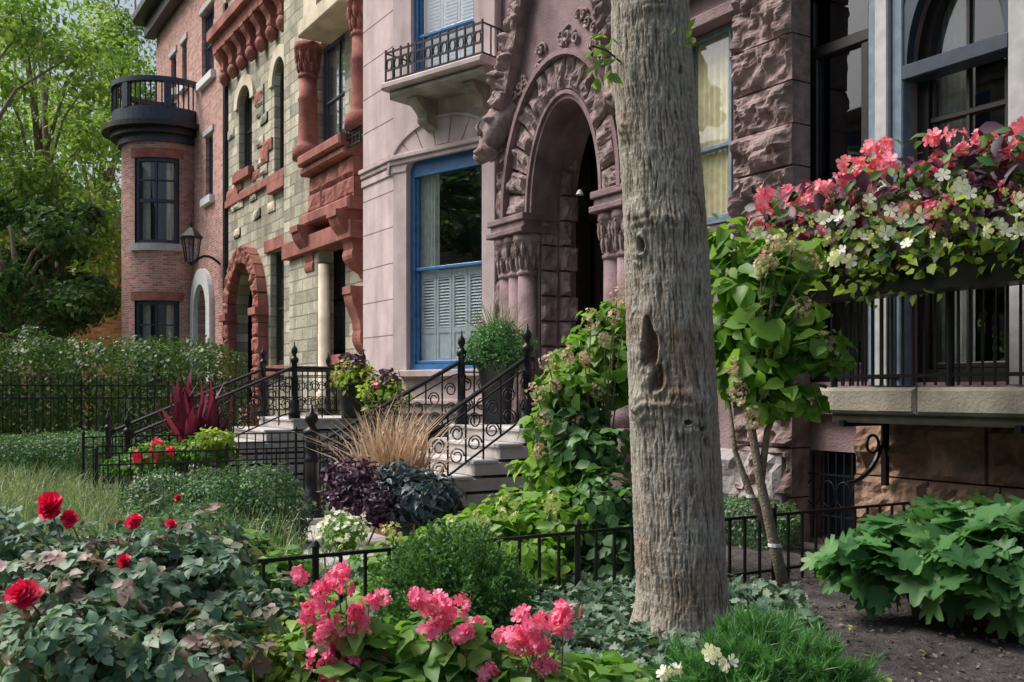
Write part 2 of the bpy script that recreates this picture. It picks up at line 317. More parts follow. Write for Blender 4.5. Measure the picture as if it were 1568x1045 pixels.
# carved foliage bosses on the gable field
for k in range(46):
    t=random.uniform(.45,math.pi-.45); rr=random.uniform(.68,1.05); uu=auc+(aR+rr)*math.cos(t); zz=aZs+(aRi+rr)*math.sin(t)
    c=w.pt(uu,zz,.43); s=random.uniform(.06,.12); ph=random.uniform(0,6.28)
    b.add(tube([c+np.array([s*(1-q/9)*math.cos(q+ph),-.01-.015*q/4,s*(1-q/9)*math.sin(q+ph)]) for q in np.linspace(0,8,14)],.022,5),PURPR,'carved_scroll',None,True)
for (ux,s) in ((auc-1.5,-1),(auc+1.38,1)):
    c=w.pt(ux,5.0,.45)
    b.add(tube([c+np.array([s*q[0],-q[2],q[1]]) for q in ((-.2,.7,-.1),(-.02,.5,.05),(.08,.28,.15),(.12,.08,.22),(.26,.0,.28),(.34,.03,.3))],[.12,.2,.2,.16,.11,.05],12),PURPR,'carved_kneeler',None,True)
    b.add(tube([c+np.array([s*-.05,-.2,-.05]),c+np.array([s*.06,-.3,.12]),c+np.array([s*.2,-.4,.04])],[.1,.08,.03],8),PURPR,'carved_kneeler',None,True)
    for t in (-.1,.08): b.add(tube([c+np.array([s*.1,-.25+t,.3]),c+np.array([s*.16,-.28+t,.42]),c+np.array([s*.08,-.26+t,.5])],[.05,.03,.01],6),PURPR,'carved_kneeler',None,True)
for s,(x0,x1) in enumerate(((aU0-.92,aU0-.02),(aU1+.02,aU1+.62))):
    rockrect(b,w,x0,x1,4.07,5.0,(.4,.48),(.34,.5),0,.42,.08,PURPR,'arch_pier')
    for (za,zb_,dd,ex) in ((3.98,4.07,.58,.05),(3.88,3.98,.54,.02),(3.80,3.88,.60,.05)): b.add(cbox(x0-ex,x1+ex,za,zb_,0,dd),PURP,'impost',w)
    b.add(cbox(x0+.02,x1-.02,1.05,3.8,0,.26),PURP,'pier_back',w)
    for cxx in ((x0+.19,(x0+x1)/2,x1-.19) if s==0 else (x0+.16,x1-.16)):
        c=w.pt(cxx,1.1,.34); r=.145
        b.add(lathe([(r*1.5,0),(r*1.5,.2),(r*1.35,.22),(r*1.4,.3),(r*1.1,.36),(r,.4),(r*.97,2.1)],c,20),PURP,'column',None,True)
        capital(b,w.pt(cxx,3.2,.34),r,.6,PURPR)
    b.add(cbox(x0-.1,x1+.1,-.1,1.1,0,.62),PURP,'plinth',w)
rockrect(b,w,uL+.02,aU0-.95,1.5,5.1,(.4,.5),(.3,.5),0,.06,.03,PURP,'wall_block')
pu0,pu1=U(1119,.3),U(1210,.3)
rockrect(b,w,pu0,pu1,-.0,7.6,(.42,.52),(.9,1.3),0,.30,.11,PURPR,'rusticated_pier',n=22,m=13)
rockrect(b,w,aU1+.66,U(1046),4.9,8.5,(.4,.5),(.5,.9),0,.12,.05,PURPR,'rock_wall')
b.add(cbox(U(1000),pu0-.01,ow1[3]+.02,ow1[3]+.16,.0,.22),PURP,'lintel',w); b.add(cbox(U(1000),pu0-.01,ow1[3]+.16,ow1[3]+.42,.0,.12),PURP,'lintel',w); b.add(cbox(U(1000),pu0-.01,ow1[3]+.42,ow1[3]+.52,.0,.3),PURP,'cornice',w)
window(b,w,*ow1,BLUEGR,-.02,0,.045,.4,cur=None); curtain(b,w,ow1[0]+.02,ow1[1]-.02,ow1[2],ow1[3],-.10,YLIGHT,.012,8)  # cream sheet behind the glass stands in for warm light inside
window(b,w,*ow2,BLACKP,-.12,0,.13,None,cur=None)
b.add(cbox(ow2[0]+.12,ow2[1]-.12,5.0,5.12,-.17,-.08),BLACKP,'transom_bar',w)
for x in (ow2[0]+.13,ow2[1]-.23): b.add(cbox(x,x+.1,1.7,5.0,-.165,-.09),BLACKP,'door_stile',w)
x0=ow2[1]; x1=ow3[0]
b.add(cbox(x0+.01,x0+.13,1.6,6.2,0,.10),BLUEGR,'casing',w); b.add(cbox(x0+.14,x1-.14,1.6,6.2,0,.17),PALE,'pilaster',w); b.add(cbox(x1-.13,x1-.01,1.6,6.2,0,.12),BLUEGR,'casing',w)
window(b,w,*ow3,BLACKP,-.12,.85,.12,.64,mull=1,cur='left')
slab(H,w,ring((ow3[0]+ow3[1])/2,ow3[3]-.85,(ow3[1]-ow3[0])/2-.02,.83,.14),[],.004,.1,NAVY,'arch_casing')
b.add(cbox(ow3[0]-.03,ow3[1]+.03,ow3[3]-.98,ow3[3]-.84,-.1,.12),NAVY,'transom',w)
b.add(cbox(ow3[1]+.02,ow3[1]+.22,1.6,6.2,0,.12),PALE,'pilaster',w)
window(b,w,-3.4,-2.3,1.9,5.2,BLACKP,cur='both')
b.add(cbox(pu1+.01,1.0,1.32,1.58,0,.14),PURP,'water_table',w)
b.add(cbox(ow2[0]-.02,1.0,6.2,6.4,0.1,.28),PURP,'head_cornice',w)
rockrect(b,w,U(1105),bas[0]-.01,-.05,Z(1170,690),(.36,.44),(.4,.7),0,.34,.05,GREY,'grey_foundation_stone')
rockrect(b,w,U(960),U(1105)-.02,-.05,Z(1170,690),(.36,.44),(.4,.7),0,.14,.05,PURPR,'foundation_stone')
rockrect(b,w,bas[1]+.02,1,-.05,1.27,(.36,.45),(.45,.85),0,.34,.08,BROWN,'brown_foundation_stone',n=14,m=10)
room(b,w,bas[0],bas[1],0,bas[3],-.36)
b.add(box(bas[0],bas[1],.05,bas[3],-.34,-.3),NAVY,'basement_sash',w)
bz=bas[3]
for i in range(9):
    u=bas[0]+.04+(bas[1]-bas[0]-.08)*i/8; b.add(bar((u,.05,.02),(u,bz-.02,.02),.014),IRON,'basement_grille',w)
for z in (.3,bz*.75): b.add(bar((bas[0],z,.02),(bas[1],z,.02),.02),IRON,'basement_grille',w)
for i in range(4):
    u=bas[0]+.14+(bas[1]-bas[0]-.28)*i/3
    b.add(tube([(u+.09*math.cos(t),bz*.55+.13*math.sin(t),.03) for t in np.linspace(0,6.28,14)],.008,5),IRON,'basement_grille',w)
bx0,bx1=w.U(1275,1.0),-2.6
for i in range(4):
    xa=bx0-.12+i*1.0; b.add(cbox(xa+.004,min(xa+.996,bx1),1.36,1.585,.002,1.06,.03),LEDGE,'balcony_slab',w)
b.add(cbox(bx0-.06,bx1,1.28,1.358,.36,.96,.03),LEDGE,'balcony_slab',w)
for x in (bx0+.08,bx0+1.7):
    b.add(bar((x,1.27,.37),(x,1.27,.98),.05),IRON,'balcony_bracket',w); b.add(bar((x,1.27,.40),(x,.70,.40),.05),IRON,'balcony_bracket',w)
    b.add(tube([(x,1.24-.50*math.sin(t),.42+.5*(1-math.cos(t)) ) for t in np.linspace(1.57,0,10)],.022,6),IRON,'balcony_bracket',w)
    b.add(tube([(x,1.08+.08*math.cos(t),.57+.08*math.sin(t)) for t in np.linspace(0,8,18)],.014,5),IRON,'balcony_bracket',w)
def balrail(b,p,q,z0,z1,sp,part,th=.016):
    p=np.array(p,float);q=np.array(q,float); L_=np.linalg.norm(q-p); n=max(1,int(L_/sp))
    for i in range(n+1):
        c=p+(q-p)*i/n; b.add(bar((c[0],c[1],z0),(c[0],c[1],z1),th),IRON,part)
    for z in (z0+.08,z1): b.add(bar((*p,z),(*q,z),.03),IRON,part)
P0=w.pt(bx0,0,.98)[:2];P1=w.pt(bx1,0,.98)[:2];P2=w.pt(bx0,0,.05)[:2]
balrail(b,P0,P1,1.6,2.55,.10,'balcony_railing'); balrail(b,P0,P2,1.6,2.55,.10,'balcony_railing')
for i in range(4):
    c=P0+(P1-P0)*i/3; b.add(lathe([(.03,0),(.03,1.0),(.045,1.02),(.03,1.06),(.0,1.1)],(c[0],c[1],1.59),8),IRON,'railing_post')
H.done()
# =================== PINK LIMESTONE HOUSE ===================
H=Obj('pink_limestone_house'); b=H; wf=Wall(0,7.2,0); uc=wf.U(602); ul=wf.U(556)
slab(H,wf,[(ul,-.2),(uc,-.2),(uc,12),(ul,12)],[],-.35,0,PINK,'bay_front')
wc=Wall(uc,7.2,18); ue=wc.U(757)
w1=wc.R(622,738,246,566); w1=(w1[0],w1[1],w1[2],w1[3]+.28); w2=wc.R(629,726,-60,92); w2=(w2[0],w2[1],w2[2]-.25,w2[3]+.8)
slab(H,wc,[(.0,-.2),(ue,-.2),(ue,12),(.0,12)],[arch(*w1,.33),arch(*w2,0),arch(w1[0]+.2,w1[1]-.2,.25,1.0,0)],-.35,0,PINK,'bay_cant')
room(b,wc,w1[0],w1[1],.3,1.0,-.36,.4,.05)
window(b,wc,*w1,BLUE,-.14,.33,.10,.46,rm=True)
zs=w1[3]-.33
slab(H,wc,arch(w1[0]+.1,w1[1]-.1,zs-.10,w1[3]-.09,.25),[],-.17,-.09,BLUE,'arch_head_panel')
zt=w1[2]+(w1[3]-w1[2])*.45
for i in range(4):
    a=w1[0]+.14+i*(w1[1]-w1[0]-.28)/4; c=a+(w1[1]-w1[0]-.28)/4-.015
    slab(H,wc,arch(a,c,w1[2]+.1,zt,0),[arch(a+.05,c-.05,w1[2]+.2,w1[2]+.62,0),arch(a+.05,c-.05,w1[2]+.70,zt-.12,0)],-.25,-.22,WHITE,'shutter')
    for z in np.arange(w1[2]+.71,zt-.13,.05):
        V=[(a+.05,z,-.225),(c-.05,z,-.225),(c-.05,z+.04,-.25),(a+.05,z+.04,-.25)]; b.add((V,[(0,1,2,3)]),WHITE,'shutter_louvre',wc)
    b.add(box(a+.05,c-.05,w1[2]+.2,w1[2]+.62,-.255,-.235),WHITE,'shutter',wc)
curtain(b,wc,w1[0]+.1,w1[0]+.52,zt,w1[3]-.3,-.26,CURT,.03,5)
um=(w1[0]+w1[1])/2; rx=(w1[1]-w1[0])/2
for i in range(9):
    a0=math.pi*(i)/9+.012; a1=math.pi*(i+1)/9-.012
    f=lambda a,kx,kz:(um+(rx+kx)*math.cos(a),zs+(.33+kz)*math.sin(a))
    pts=[f(a,.0,.0) for a in np.linspace(a0,a1,5)]+[f(a,.38,.42) for a in np.linspace(a1,a0,5)]
    slab(H,wc,pts,[],.001,.02,PINK,'voussoir')
slab(H,wc,ring(um,zs,rx+.385,.33+.425,.05,24),[],.001,.05,PINK,'label_mould')
b.add(cbox(w1[0]-.12,w1[1]+.12,w1[2]-.12,w1[2]-.003,-.1,.13),PINK,'sill',wc)
for (z0,z1,d) in ((1.18,1.34,.05),(1.34,1.42,.10),(zs-.02,zs+.10,.03),(5.42,5.5,.05),(5.5,5.58,.09),(.0,.5,.10),(9.2,9.35,.12)):
    for (x0,x1) in ((0,ue),) if z0!=zs-.02 else ((0,w1[0]-.42),(w1[1]+.42,ue)):
        if x1-x0>.05: b.add(cbox(x0-.01,x1,z0,z1,.001,d),PINK,'string_course',wc)
    b.add(cbox(ul-.02,uc+d*.3,z0,z1,.001,d),PINK,'string_course',wf)
for z in np.arange(1.9,11,.62):
    if abs(z-zs)>.15: b.add(box(ul,uc-.0,z,z+.012,.0005,.004),PURP,'joint',wf)
q0,q1=wc.U(590,.65),wc.U(738,.65); zb=wc.Z(664,116,.65)
b.add(cbox(q0-.05,q1+.05,zb-.02,zb+.1,.001,.72,.03),PINK,'balcony_slab',wc); b.add(cbox(q0+.03,q1-.03,zb-.16,zb-.022,.001,.62,.05),LEDGE,'balcony_slab',wc)
for x in (q0+.35,q1-.55): b.add(console(x,x+.22,zb-.162,.5,.0,.5),LEDGE,'balcony_corbel',wc)
def ornrail(b,w,u0,u1,d,z0,z1,part,th=.02):
    for z in (z0+.04,z0+.2,z1-.12,z1): b.add(bar((u0,z,d),(u1,z,d),th),IRON,part,w)
    n=int((u1-u0)/.17)
    for i in range(n+1):
        u=u0+(u1-u0)*i/n; b.add(bar((u,z0,d),(u,z1+.05,d),th),IRON,part,w)
        if i<n:
            c=u+(u1-u0)/n/2; b.add(tube([(c+.055*math.cos(t),(z0+.2+z1-.12)/2+.09*math.sin(t),d) for t in np.linspace(0,6.28,11)],.011,5),IRON,part,w)
zr=wc.Z(664,58,.65)
ornrail(b,wc,q0,q1,.64,zb+.1,zr,'balcony_railing',.026)
for x in (q0,q1):
    for z in (zb+.14,zr): b.add(bar((x,z,.0),(x,z,.64),.022),IRON,'balcony_railing',wc)
    for dd in (.15,.3,.45): b.add(bar((x,zb+.1,dd),(x,zr,dd),.018),IRON,'balcony_railing',wc)
window(b,wc,*w2,BLUE,-.12,0,.09,.3)
for i in range(3):
    a=w2[0]+.14+i*(w2[1]-w2[0]-.28)/3; c=a+(w2[1]-w2[0]-.28)/3-.02
    b.add(box(a,c,w2[2],w2[3],-.28,-.25),WHITE,'shutter',wc)
    for z in np.arange(w2[2]+.1,w2[3]-.1,.06): b.add(box(a+.05,c-.05,z,z+.03,-.25,-.235),WHITE,'shutter_louvre',wc)
b.add(cbox(ue-.22,ue+.1,5.58,12,-.1,.10),PINK,'pilaster',wc)
b.add(box(ul,ul+.3,-.2,12,-3,-.352),PINK,'bay_return',wf)
b.add(box(ul+.302,uc+1.5,-.2,12,-9,-3),PINK,'rear_block',wf)
b.add(box(ul+.302,uc+1.5,11.7,12,-2.99,-.4),PINK,'roof',wf)
H.done()
# =================== GREYSTONE HOUSE WITH RED TRIM ===================
H=Obj('greystone_house'); b=H; w=Wall(0,8.2,0); U,Z=w.U,w.Z; g0=U(346); g1=U(590)
dr=w.R(356,408,372,590); dc=(dr[0]+dr[1])/2; dR=(dr[1]-dr[0])/2
W=[(w.R(366,386,132,262),.5),(w.R(420,440,88,277),.6),(w.R(414,441,382,560),0)]
W2=[(w.R(499,545,58,236),0),(w.R(502,546,372,545),0)]
hl=[arch(*r,ri) for r,ri in W]+[arch(dr[0]+.35,dr[1]-.35,1.2,dr[3]-.55,1.4)]
ub=U(450)
slab(H,w,[(g0,-.2),(ub,-.2),(ub,13),(g0,13)],hl,-.35,0,GREEN,'front_wall')
slab(H,w,[(ub,-.2),(g1,-.2),(g1,13),(ub,13)],[arch(*r,ri) for r,ri in W2],-.35,.25,GREEN,'bay_wall')
shell(H,w,g0,g1,13,GREEN)
for r,ri in W:
    window(b,w,*r,BLACKP,-.2,ri,.09,.5,cur='both')
    b.add(cbox(r[0]-.15,r[1]+.15,r[2]-.26,r[2]-.004,-.1,.16),RED,'sill',w)
    if ri: 
        slab(H,w,ring((r[0]+r[1])/2,r[3]-ri,(r[1]-r[0])/2,ri,.3),[],.002,.07,RED if r[3]<8 else CREAM,'arch_trim')
    else: b.add(cbox(r[0]-.3,r[1]+.3,r[3],r[3]+.32,0,.08),RED,'lintel',w)
for i,(r,ri) in enumerate(W2):
    window(b,w,*r,NAVY,.02,0,.09,.5,mull=1 if i==0 else 0,cur='full' if i else 'both')
    b.add(cbox(r[0]-.15,r[1]+.3,r[2]-.22,r[2]-.004,.1,.42),RED,'sill',w)
room(b,w,dr[0]+.35,dr[1]-.35,1.2,dr[3]-.6,-.4,1.0)
b.add(box(dr[0]+.4,dr[1]-.4,1.2,dr[3]-.6,-.6,-.5),WOOD,'door_leaf',w)
voussoirs(b,w,dc,dr[3]-1.95,dR-.35,1.4,.45,13,0,.28,.05,RED,'door_arch')
for x in (dr[0]-.1,dr[1]-.42): 
    rockrect(b,w,x,x+.52,1.0,dr[3]-1.95,(.35,.45),(.5,.6),0,.28,.04,RED,'door_pier')
    b.add(cbox(x-.06,x+.58,dr[3]-2.1,dr[3]-1.9,.0,.36),RED,'impost',w)
    b.add(cbox(x-.08,x+.6,-.1,1.25,.0,.5),RED,'plinth',w)
for (x0,x1,y0,y1) in ((348,366,290,312),(360,372,262,292),(388,400,262,275),(401,412,225,250),(392,404,140,160),(404,418,215,232)):
    r=w.R(x0,x1,y0,y1); b.add(rough([(r[0],r[2]),(r[1],r[2]),(r[1],r[3]),(r[0],r[3])],0,.07,6,5,.02,.03),RED,'red_stone_block',w)
for k in range(90):
    u=g0+.3+int(random.random()*13)*.62*.5; z=1.89+.27*random.randrange(0,38); u2=u+.6
    if u2>ub-.05 or any(r[0]-.4<u2 and u<r[1]+.4 and r[2]-.3<z+.27 and z<r[3]+.5 for r,_ in W) or (u2>dr[0]-.3 and u<dr[1]+.3 and z<dr[3]+.2): continue
    b.add(rough([(u+.01,z+.01),(u2-.01,z+.01),(u2-.01,z+.26),(u+.01,z+.26)],0,.06,6,5,.03,.03),random.choice((GREEN,GREEN,CREAM)) if z>4 else GREEN,'rock_block',w)
b.add(cbox(g0,ub,Z(400,292),Z(400,280),0,.1),RED,'belt_course',w)
zc=Z(400,52)
b.add(cbox(g0-.1,ub+.1,zc+.7,zc+1.0,0,.55),RED,'cornice',w); b.add(cbox(g0-.05,ub,zc+.35,zc+.7,0,.38),RED,'cornice',w)
for i in range(7):
    u=g0+.35+(ub-g0-.8)*i/6
    b.add(console(u-.16,u+.16,zc+.36,.75,0,.42),RED,'corbel',w); b.add(lathe([(.02,-.2),(.14,-.08),(.17,.05),(.1,.2)],w.pt(u,zc-.45,.14),8),RED,'corbel',None,True)
b.add(cbox(g0,g0+.22,0,13,.0,.1),IRON,'downpipe',w)
zb0=Z(484,262,.7)
b.add(cbox(U(460,.9),g1,zb0+.12,zb0+.35,.25,.98,.04),RED,'oriel_base',w)
b.add(cbox(U(464,.8),g1,zb0-.05,zb0+.118,.25,.88,.04),RED,'oriel_base',w)
rockrect(b,w,U(470,.7),g1,zb0-.85,zb0-.052,(.38,.42),(.7,1.1),.25,.70,.03,RED,'oriel_pedestal')
b.add(cbox(U(466,.7),g1,zb0-1.1,zb0-.852,.25,.80,.04),RED,'oriel_base',w)
for x in (462,520):
    uu=U(x,.7); b.add(console(uu,uu+.5,zb0-1.102,1.3,.25,.98),RED,'oriel_bracket',w)
b.add(console(U(524,.7),U(524,.7)+.42,zb0-2.6,1.5,.25,.7),RED,'oriel_bracket',w)
zt_=Z(484,55,.7)
for x in (460,540):
    uu=U(x,.7)
    c=w.pt(uu+.35,zb0+.35,.65); hh=zt_-zb0-.35
    b.add(lathe([(.34,0),(.34,.25),(.26,.3),(.22,.4),(.2,hh*.5),(.23,hh*.52),(.2,hh*.55),(.19,hh-.75)],c,16),RED,'oriel_column',None,True)
    capital(b,w.pt(uu+.35,zb0+.35+hh-.75,.65),.2,.75,RED)
b.add(cbox(U(462,.9),g1,zt_,zt_+.35,.25,1.0,.03),CREAM,'oriel_entablature',w)
slab(H,w,arch(U(464,.9),g1,zt_+.36,13,0),[arch(U(484,.9),U(548,.9),zt_+.36,zt_+2.2,1.3)],.3,.9,CREAM,'oriel_arcade')
ornrail(b,w,U(497,.8),U(552,.8),.8,Z(520,236,.8),Z(520,206,.8),'oriel_railing',.03)
r=w.R(449,494,392,545,.5); b.add(cbox(r[0],r[1],-.1,r[3],.25,.6,.03),GREEN,'bay_pier',w)
b.add(lathe([(.2,0),(.2,.3),(.13,.36),(.13,r[3]-1.5)],w.pt(r[1]+.1,1.2,.5),14),CREAM,'bay_column',None,True)
b.add(cbox(r[0]-.1,g1,r[3],r[3]+.35,.25,.75),RED,'bay_lintel',w)
H.done()
# =================== BRICK HOUSE WITH BOW ===================
H=Obj('brick_house'); b=H; w=Wall(0,8.2,0); U,Z=w.U,w.Z; g1=U(346)-.02; g0=-39.2; zt=15.5
dr=w.R(303,322,436,600); W=[w.R(315,326,206,302),w.R(309,328,12,118),w.R(279,286,65,130),w.R(262,270,85,140)]
slab(H,w,[(g0,-.2),(g1,-.2),(g1,zt),(g0,zt)],[arch(dr[0],dr[1],1.0,dr[3],.9)]+[arch(*r,0) for r in W],-.35,0,BRICK,'front_wall'); shell(H,w,g0,g1,zt,BRICK)
for r in W:
    window(b,w,*r,NAVY,-.15,0,.1,.5,cur='both'); b.add(cbox(r[0]-.15,r[1]+.15,r[2]-.25,r[2]-.004,0,.15),WHITE,'sill',w); b.add(cbox(r[0]-.15,r[1]+.15,r[3]+.004,r[3]+.2,0,.06),PALE,'lintel',w)
room(b,w,dr[0],dr[1],1,dr[3],-.4,.6); b.add(box(dr[0],dr[1],1,dr[3],-.45,-.38),BLACKP,'door_leaf',w)
slab(H,w,arch(dr[0]-.45,dr[1]+.45,.2,dr[3]+.5,1.2),[arch(dr[0],dr[1],.1+.2,dr[3],.9)],.002,.15,WHITE,'door_surround')
b.add(cbox(g0-.5,g1+.02,zt-.1,zt+.35,-.3,.8,.1),BLACKP,'eaves_cornice',w); b.add(cbox(g0-.3,g1,zt-.6,zt-.1,0,.4),BLACKP,'eaves_cornice',w)
cxb,cyb,RB=-34.7,7.5,1.33
def bowpt(a,r,z): return (cxb+r*math.sin(a),cyb-r*math.cos(a),z)
def bowpatch(a0,a1,z0,z1,r,mat,part,n=12):
    me=bpy.data.meshes.new(part); V=[];Fc=[]
    for z in (z0,z1):
        for i in range(n+1): V.append(bowpt(a0+(a1-a0)*i/n,r,z))
    Fc=[(i,i+1,n+2+i,n+1+i) for i in range(n)]
    me.from_pydata(V,[],Fc); me.materials.append(mat)
    ul_=me.uv_layers.new(name='UVMap')
    for p in me.polygons:
        for li in p.loop_indices:
            vi=me.loops[li].vertex_index; i=vi%(n+1); ul_.data[li].uv=((a0+(a1-a0)*i/n)*r,V[vi][2])
    me.polygons.foreach_set('use_smooth',[True]*len(me.polygons))
    H.mesh(me,part)
def zB(y): return EH-(y-HY)*32.6/F
wa0,wa1=.62,1.72
z2,z3,z4=zB(462),zB(375),zB(245); z1=z2-2.9
for (a0,a1,za,zc_) in ((-2.2,wa0,-.2,10.6),(wa1,2.4,-.2,10.6),(wa0,wa1,-.2,z1),(wa0,wa1,z2,z3),(wa0,wa1,z4,10.6)): bowpatch(a0,a1,za,zc_,RB,BRICKUV,'bow_wall',24)
def band(r0,r1,z0,z1,mat,part,a0=-2.2,a1=2.3,n=40):
    V=[]
    for (r,z) in ((r0,z0),(r1,z0),(r1,z1),(r0,z1)):
        for i in range(n+1): V.append(bowpt(a0+(a1-a0)*i/n,r,z))
    m_=n+1; Fc=[(k*m_+i,k*m_+i+1,((k+1)%4)*m_+i+1,((k+1)%4)*m_+i) for k in range(4) for i in range(n)]+[(0,m_,2*m_,3*m_),(n,3*m_+n,2*m_+n,m_+n)]
    b.add((V,Fc),mat,part)
for (za,zc_) in ((z1,z2),(z3,z4)):
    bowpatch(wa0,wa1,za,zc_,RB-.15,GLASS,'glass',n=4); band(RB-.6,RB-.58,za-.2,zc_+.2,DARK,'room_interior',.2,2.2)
    band(RB-.36,RB-.35,za,zc_,CURT,'curtain',wa0,wa0+.30,6); band(RB-.36,RB-.35,za,zc_,CURT,'curtain',wa1-.28,wa1,6)
    for (x0,x1) in ((wa0,wa0+.08),(wa1-.08,wa1),((wa0+wa1)/2-.025,(wa0+wa1)/2+.025)): band(RB-.2,RB-.06,za,zc_,NAVY,'window_frame',x0,x1,3)
    for (x0,x1) in ((za,za+.12),(zc_-.12,zc_),((za+zc_)/2-.05,(za+zc_)/2+.05),((za+zc_)*.5+.65,(za+zc_)*.5+.69)): band(RB-.19,RB-.07,x0,x1,NAVY,'window_frame',wa0,wa1,10)
    band(RB-.25,RB+.12,za-.24,za-.01,PALE,'sill',wa0-.1,wa1+.1,10); band(RB-.02,RB+.03,zc_+.01,zc_+.3,RED,'lintel',wa0-.1,wa1+.1,10)
band(RB-.1,RB+.12,9.62,9.86,NAVY,'bow_cornice'); band(RB-.1,RB+.35,9.86,10.04,BLACKP,'bow_cornice'); band(0.01,RB+.62,10.04,10.2,BLACKP,'bow_cornice')
band(RB+.12,RB+.3,10.24,10.7,NAVY,'bow_parapet'); band(RB+.1,RB+.34,11.5,11.65,NAVY,'bow_parapet')
for i in range(40):
    a=-2.1+4.3*i/39; p=bowpt(a,RB+.22,10.7)
    if i%8==0: band(RB+.12,RB+.32,10.7,11.5,NAVY,'bow_parapet',a-.07,a+.07,2)
    else: b.add(tube([(p[0],p[1],10.7),(p[0],p[1],11.5)],.025,5),IRON,'bow_railing')
H.done()
def lantern(name,c,s,arm):
    L_=Obj(name); c=np.array(c)
    for i in range(6):
        a=i*math.pi/3; L_.add(bar(c+[.1*s*math.cos(a),.1*s*math.sin(a),0],c+[.17*s*math.cos(a),.17*s*math.sin(a),.42*s],.02*s),IRON,'cage')
    L_.add(lathe([(.02,-.1),(.06,-.06),(.11,0),(.09,.02)],c,6),IRON,'base')
    L_.add(lathe([(.085*s,.02),(.15*s,.41*s)],c,6),GLASS,'glass')
    L_.add(lathe([(.2*s,.42*s),(.2*s,.45*s),(.08*s,.58*s),(.03*s,.62*s),(.035*s,.68*s),(.0,.78*s)],c,6),IRON,'cap')
    L_.add(tube([c+np.array(arm)*t+np.array([0,0,.25*math.sin(t*3.1)-.05]) for t in np.linspace(0,1,8)],.025*s,5),IRON,'arm'); L_.done()
c=at(293,402,30.0); lantern('wall_lantern',c,1.7,(.3,8.2-c[1],.0))
ww=Wall(0,8,0); p=ww.pt(ww.U(886,.2),4.25,.15)
S=Obj('wall_sconce'); S.add(tube([p+[.02,.5,.0],p+[0,.1,.08],p+[0,-.02,.03]],.010,6),IRON,'arm'); S.add(lathe([(.012,.03),(.03,.015),(.055,-.035),(.05,-.04)],p+[0,-.03,0],12),PALE,'shade'); S.done()
# =================== GROUND ===================
G=Obj('ground')
GR=stone('lawn_ground',(.09,.13,.05),(.05,.07,.03),6,bump=.8,fine=50,rough=1)
G.add(box(-220,180,-150,250,-.3,-.004),GR,'earth'); G.done()
G=Obj('mulch_bed'); n=150
xs=np.linspace(-9.4,1,n); ys=np.linspace(1.2,7.99,n); X,Y=np.meshgrid(xs,ys); P=np.c_[X.ravel(),Y.ravel(),np.zeros(n*n)]
P[:,2]=.02+.025*fbm(P*4,3,4); P[:,2]=np.maximum(P[:,2],.001)
G.add((P,[(j*n+i,j*n+i+1,(j+1)*n+i+1,(j+1)*n+i) for j in range(n-1) for i in range(n-1)]),SOIL,'soil',None,True); MB=G
G=Obj('garden_path'); 
for i in range(7): G.add(cbox(-12.6,-10.0,.2+i*.6,.78+i*.6,-.02,.05),PAVE,'slab')
G.add(cbox(-20.5,-12.62,-1.2,.9,-.02,.04),PAVE,'slab')
for i in range(3): G.add(cbox(-9.99+i*.75,-9.26+i*.75,3.1,4.2,-.02,.08),PAVE,'slab')
G.done()
G=Obj('sidewalk'); 
for i in range(34): G.add(cbox(-50+i*1.5,-48.52+i*1.5,-3.2,-1.4,-.02,.03),PAVE,'slab')
G.done()
# =================== STOOPS ===================
def stoop(name,x0,x1,y0,yt,zl,nst,y_end):
    S=Obj(name); r=zl/nst; t=(yt-y0)/(nst-1)
    for i in range(nst):
        ye=y0+t*(i+1) if i<nst-1 else y_end
        S.add(cbox(x0,x1,y0+t*i,y_end,r*i,r*(i+1)-.04,.003),STEP,'riser'); S.add(cbox(x0-.0,x1+.02,y0+t*i-.03,ye-.031 if i<nst-1 else y_end,r*(i+1)-.04,r*(i+1),.012),STEP,'tread')
    S.done(); return S
stoop('front_stoop',-12.35,-10.35,4.75,6.5,1.1,6,7.36)
stoop('front_stoop',-18.1,-16.2,3.3,5.6,1.1,6,7.08)
def newel(b,c,h,r=.06):
    b.add(lathe([(r*1.7,0),(r*1.7,.1),(r*1.3,.13),(r*1.3,.28),(r*.9,.32),(r*.9,h*.55),(r*1.2,h*.57),(r*.8,h*.61),(r*.75,h-.22),(r*1.15,h-.2),(r*1.2,h-.14),(r*.7,h-.12),(r*.5,h-.08),(r*.95,h-.03),(r*.8,h+.03),(r*.3,h+.07),(r*.15,h+.14),(0,h+.15)],c,12),IRON,'newel_post',None,True)
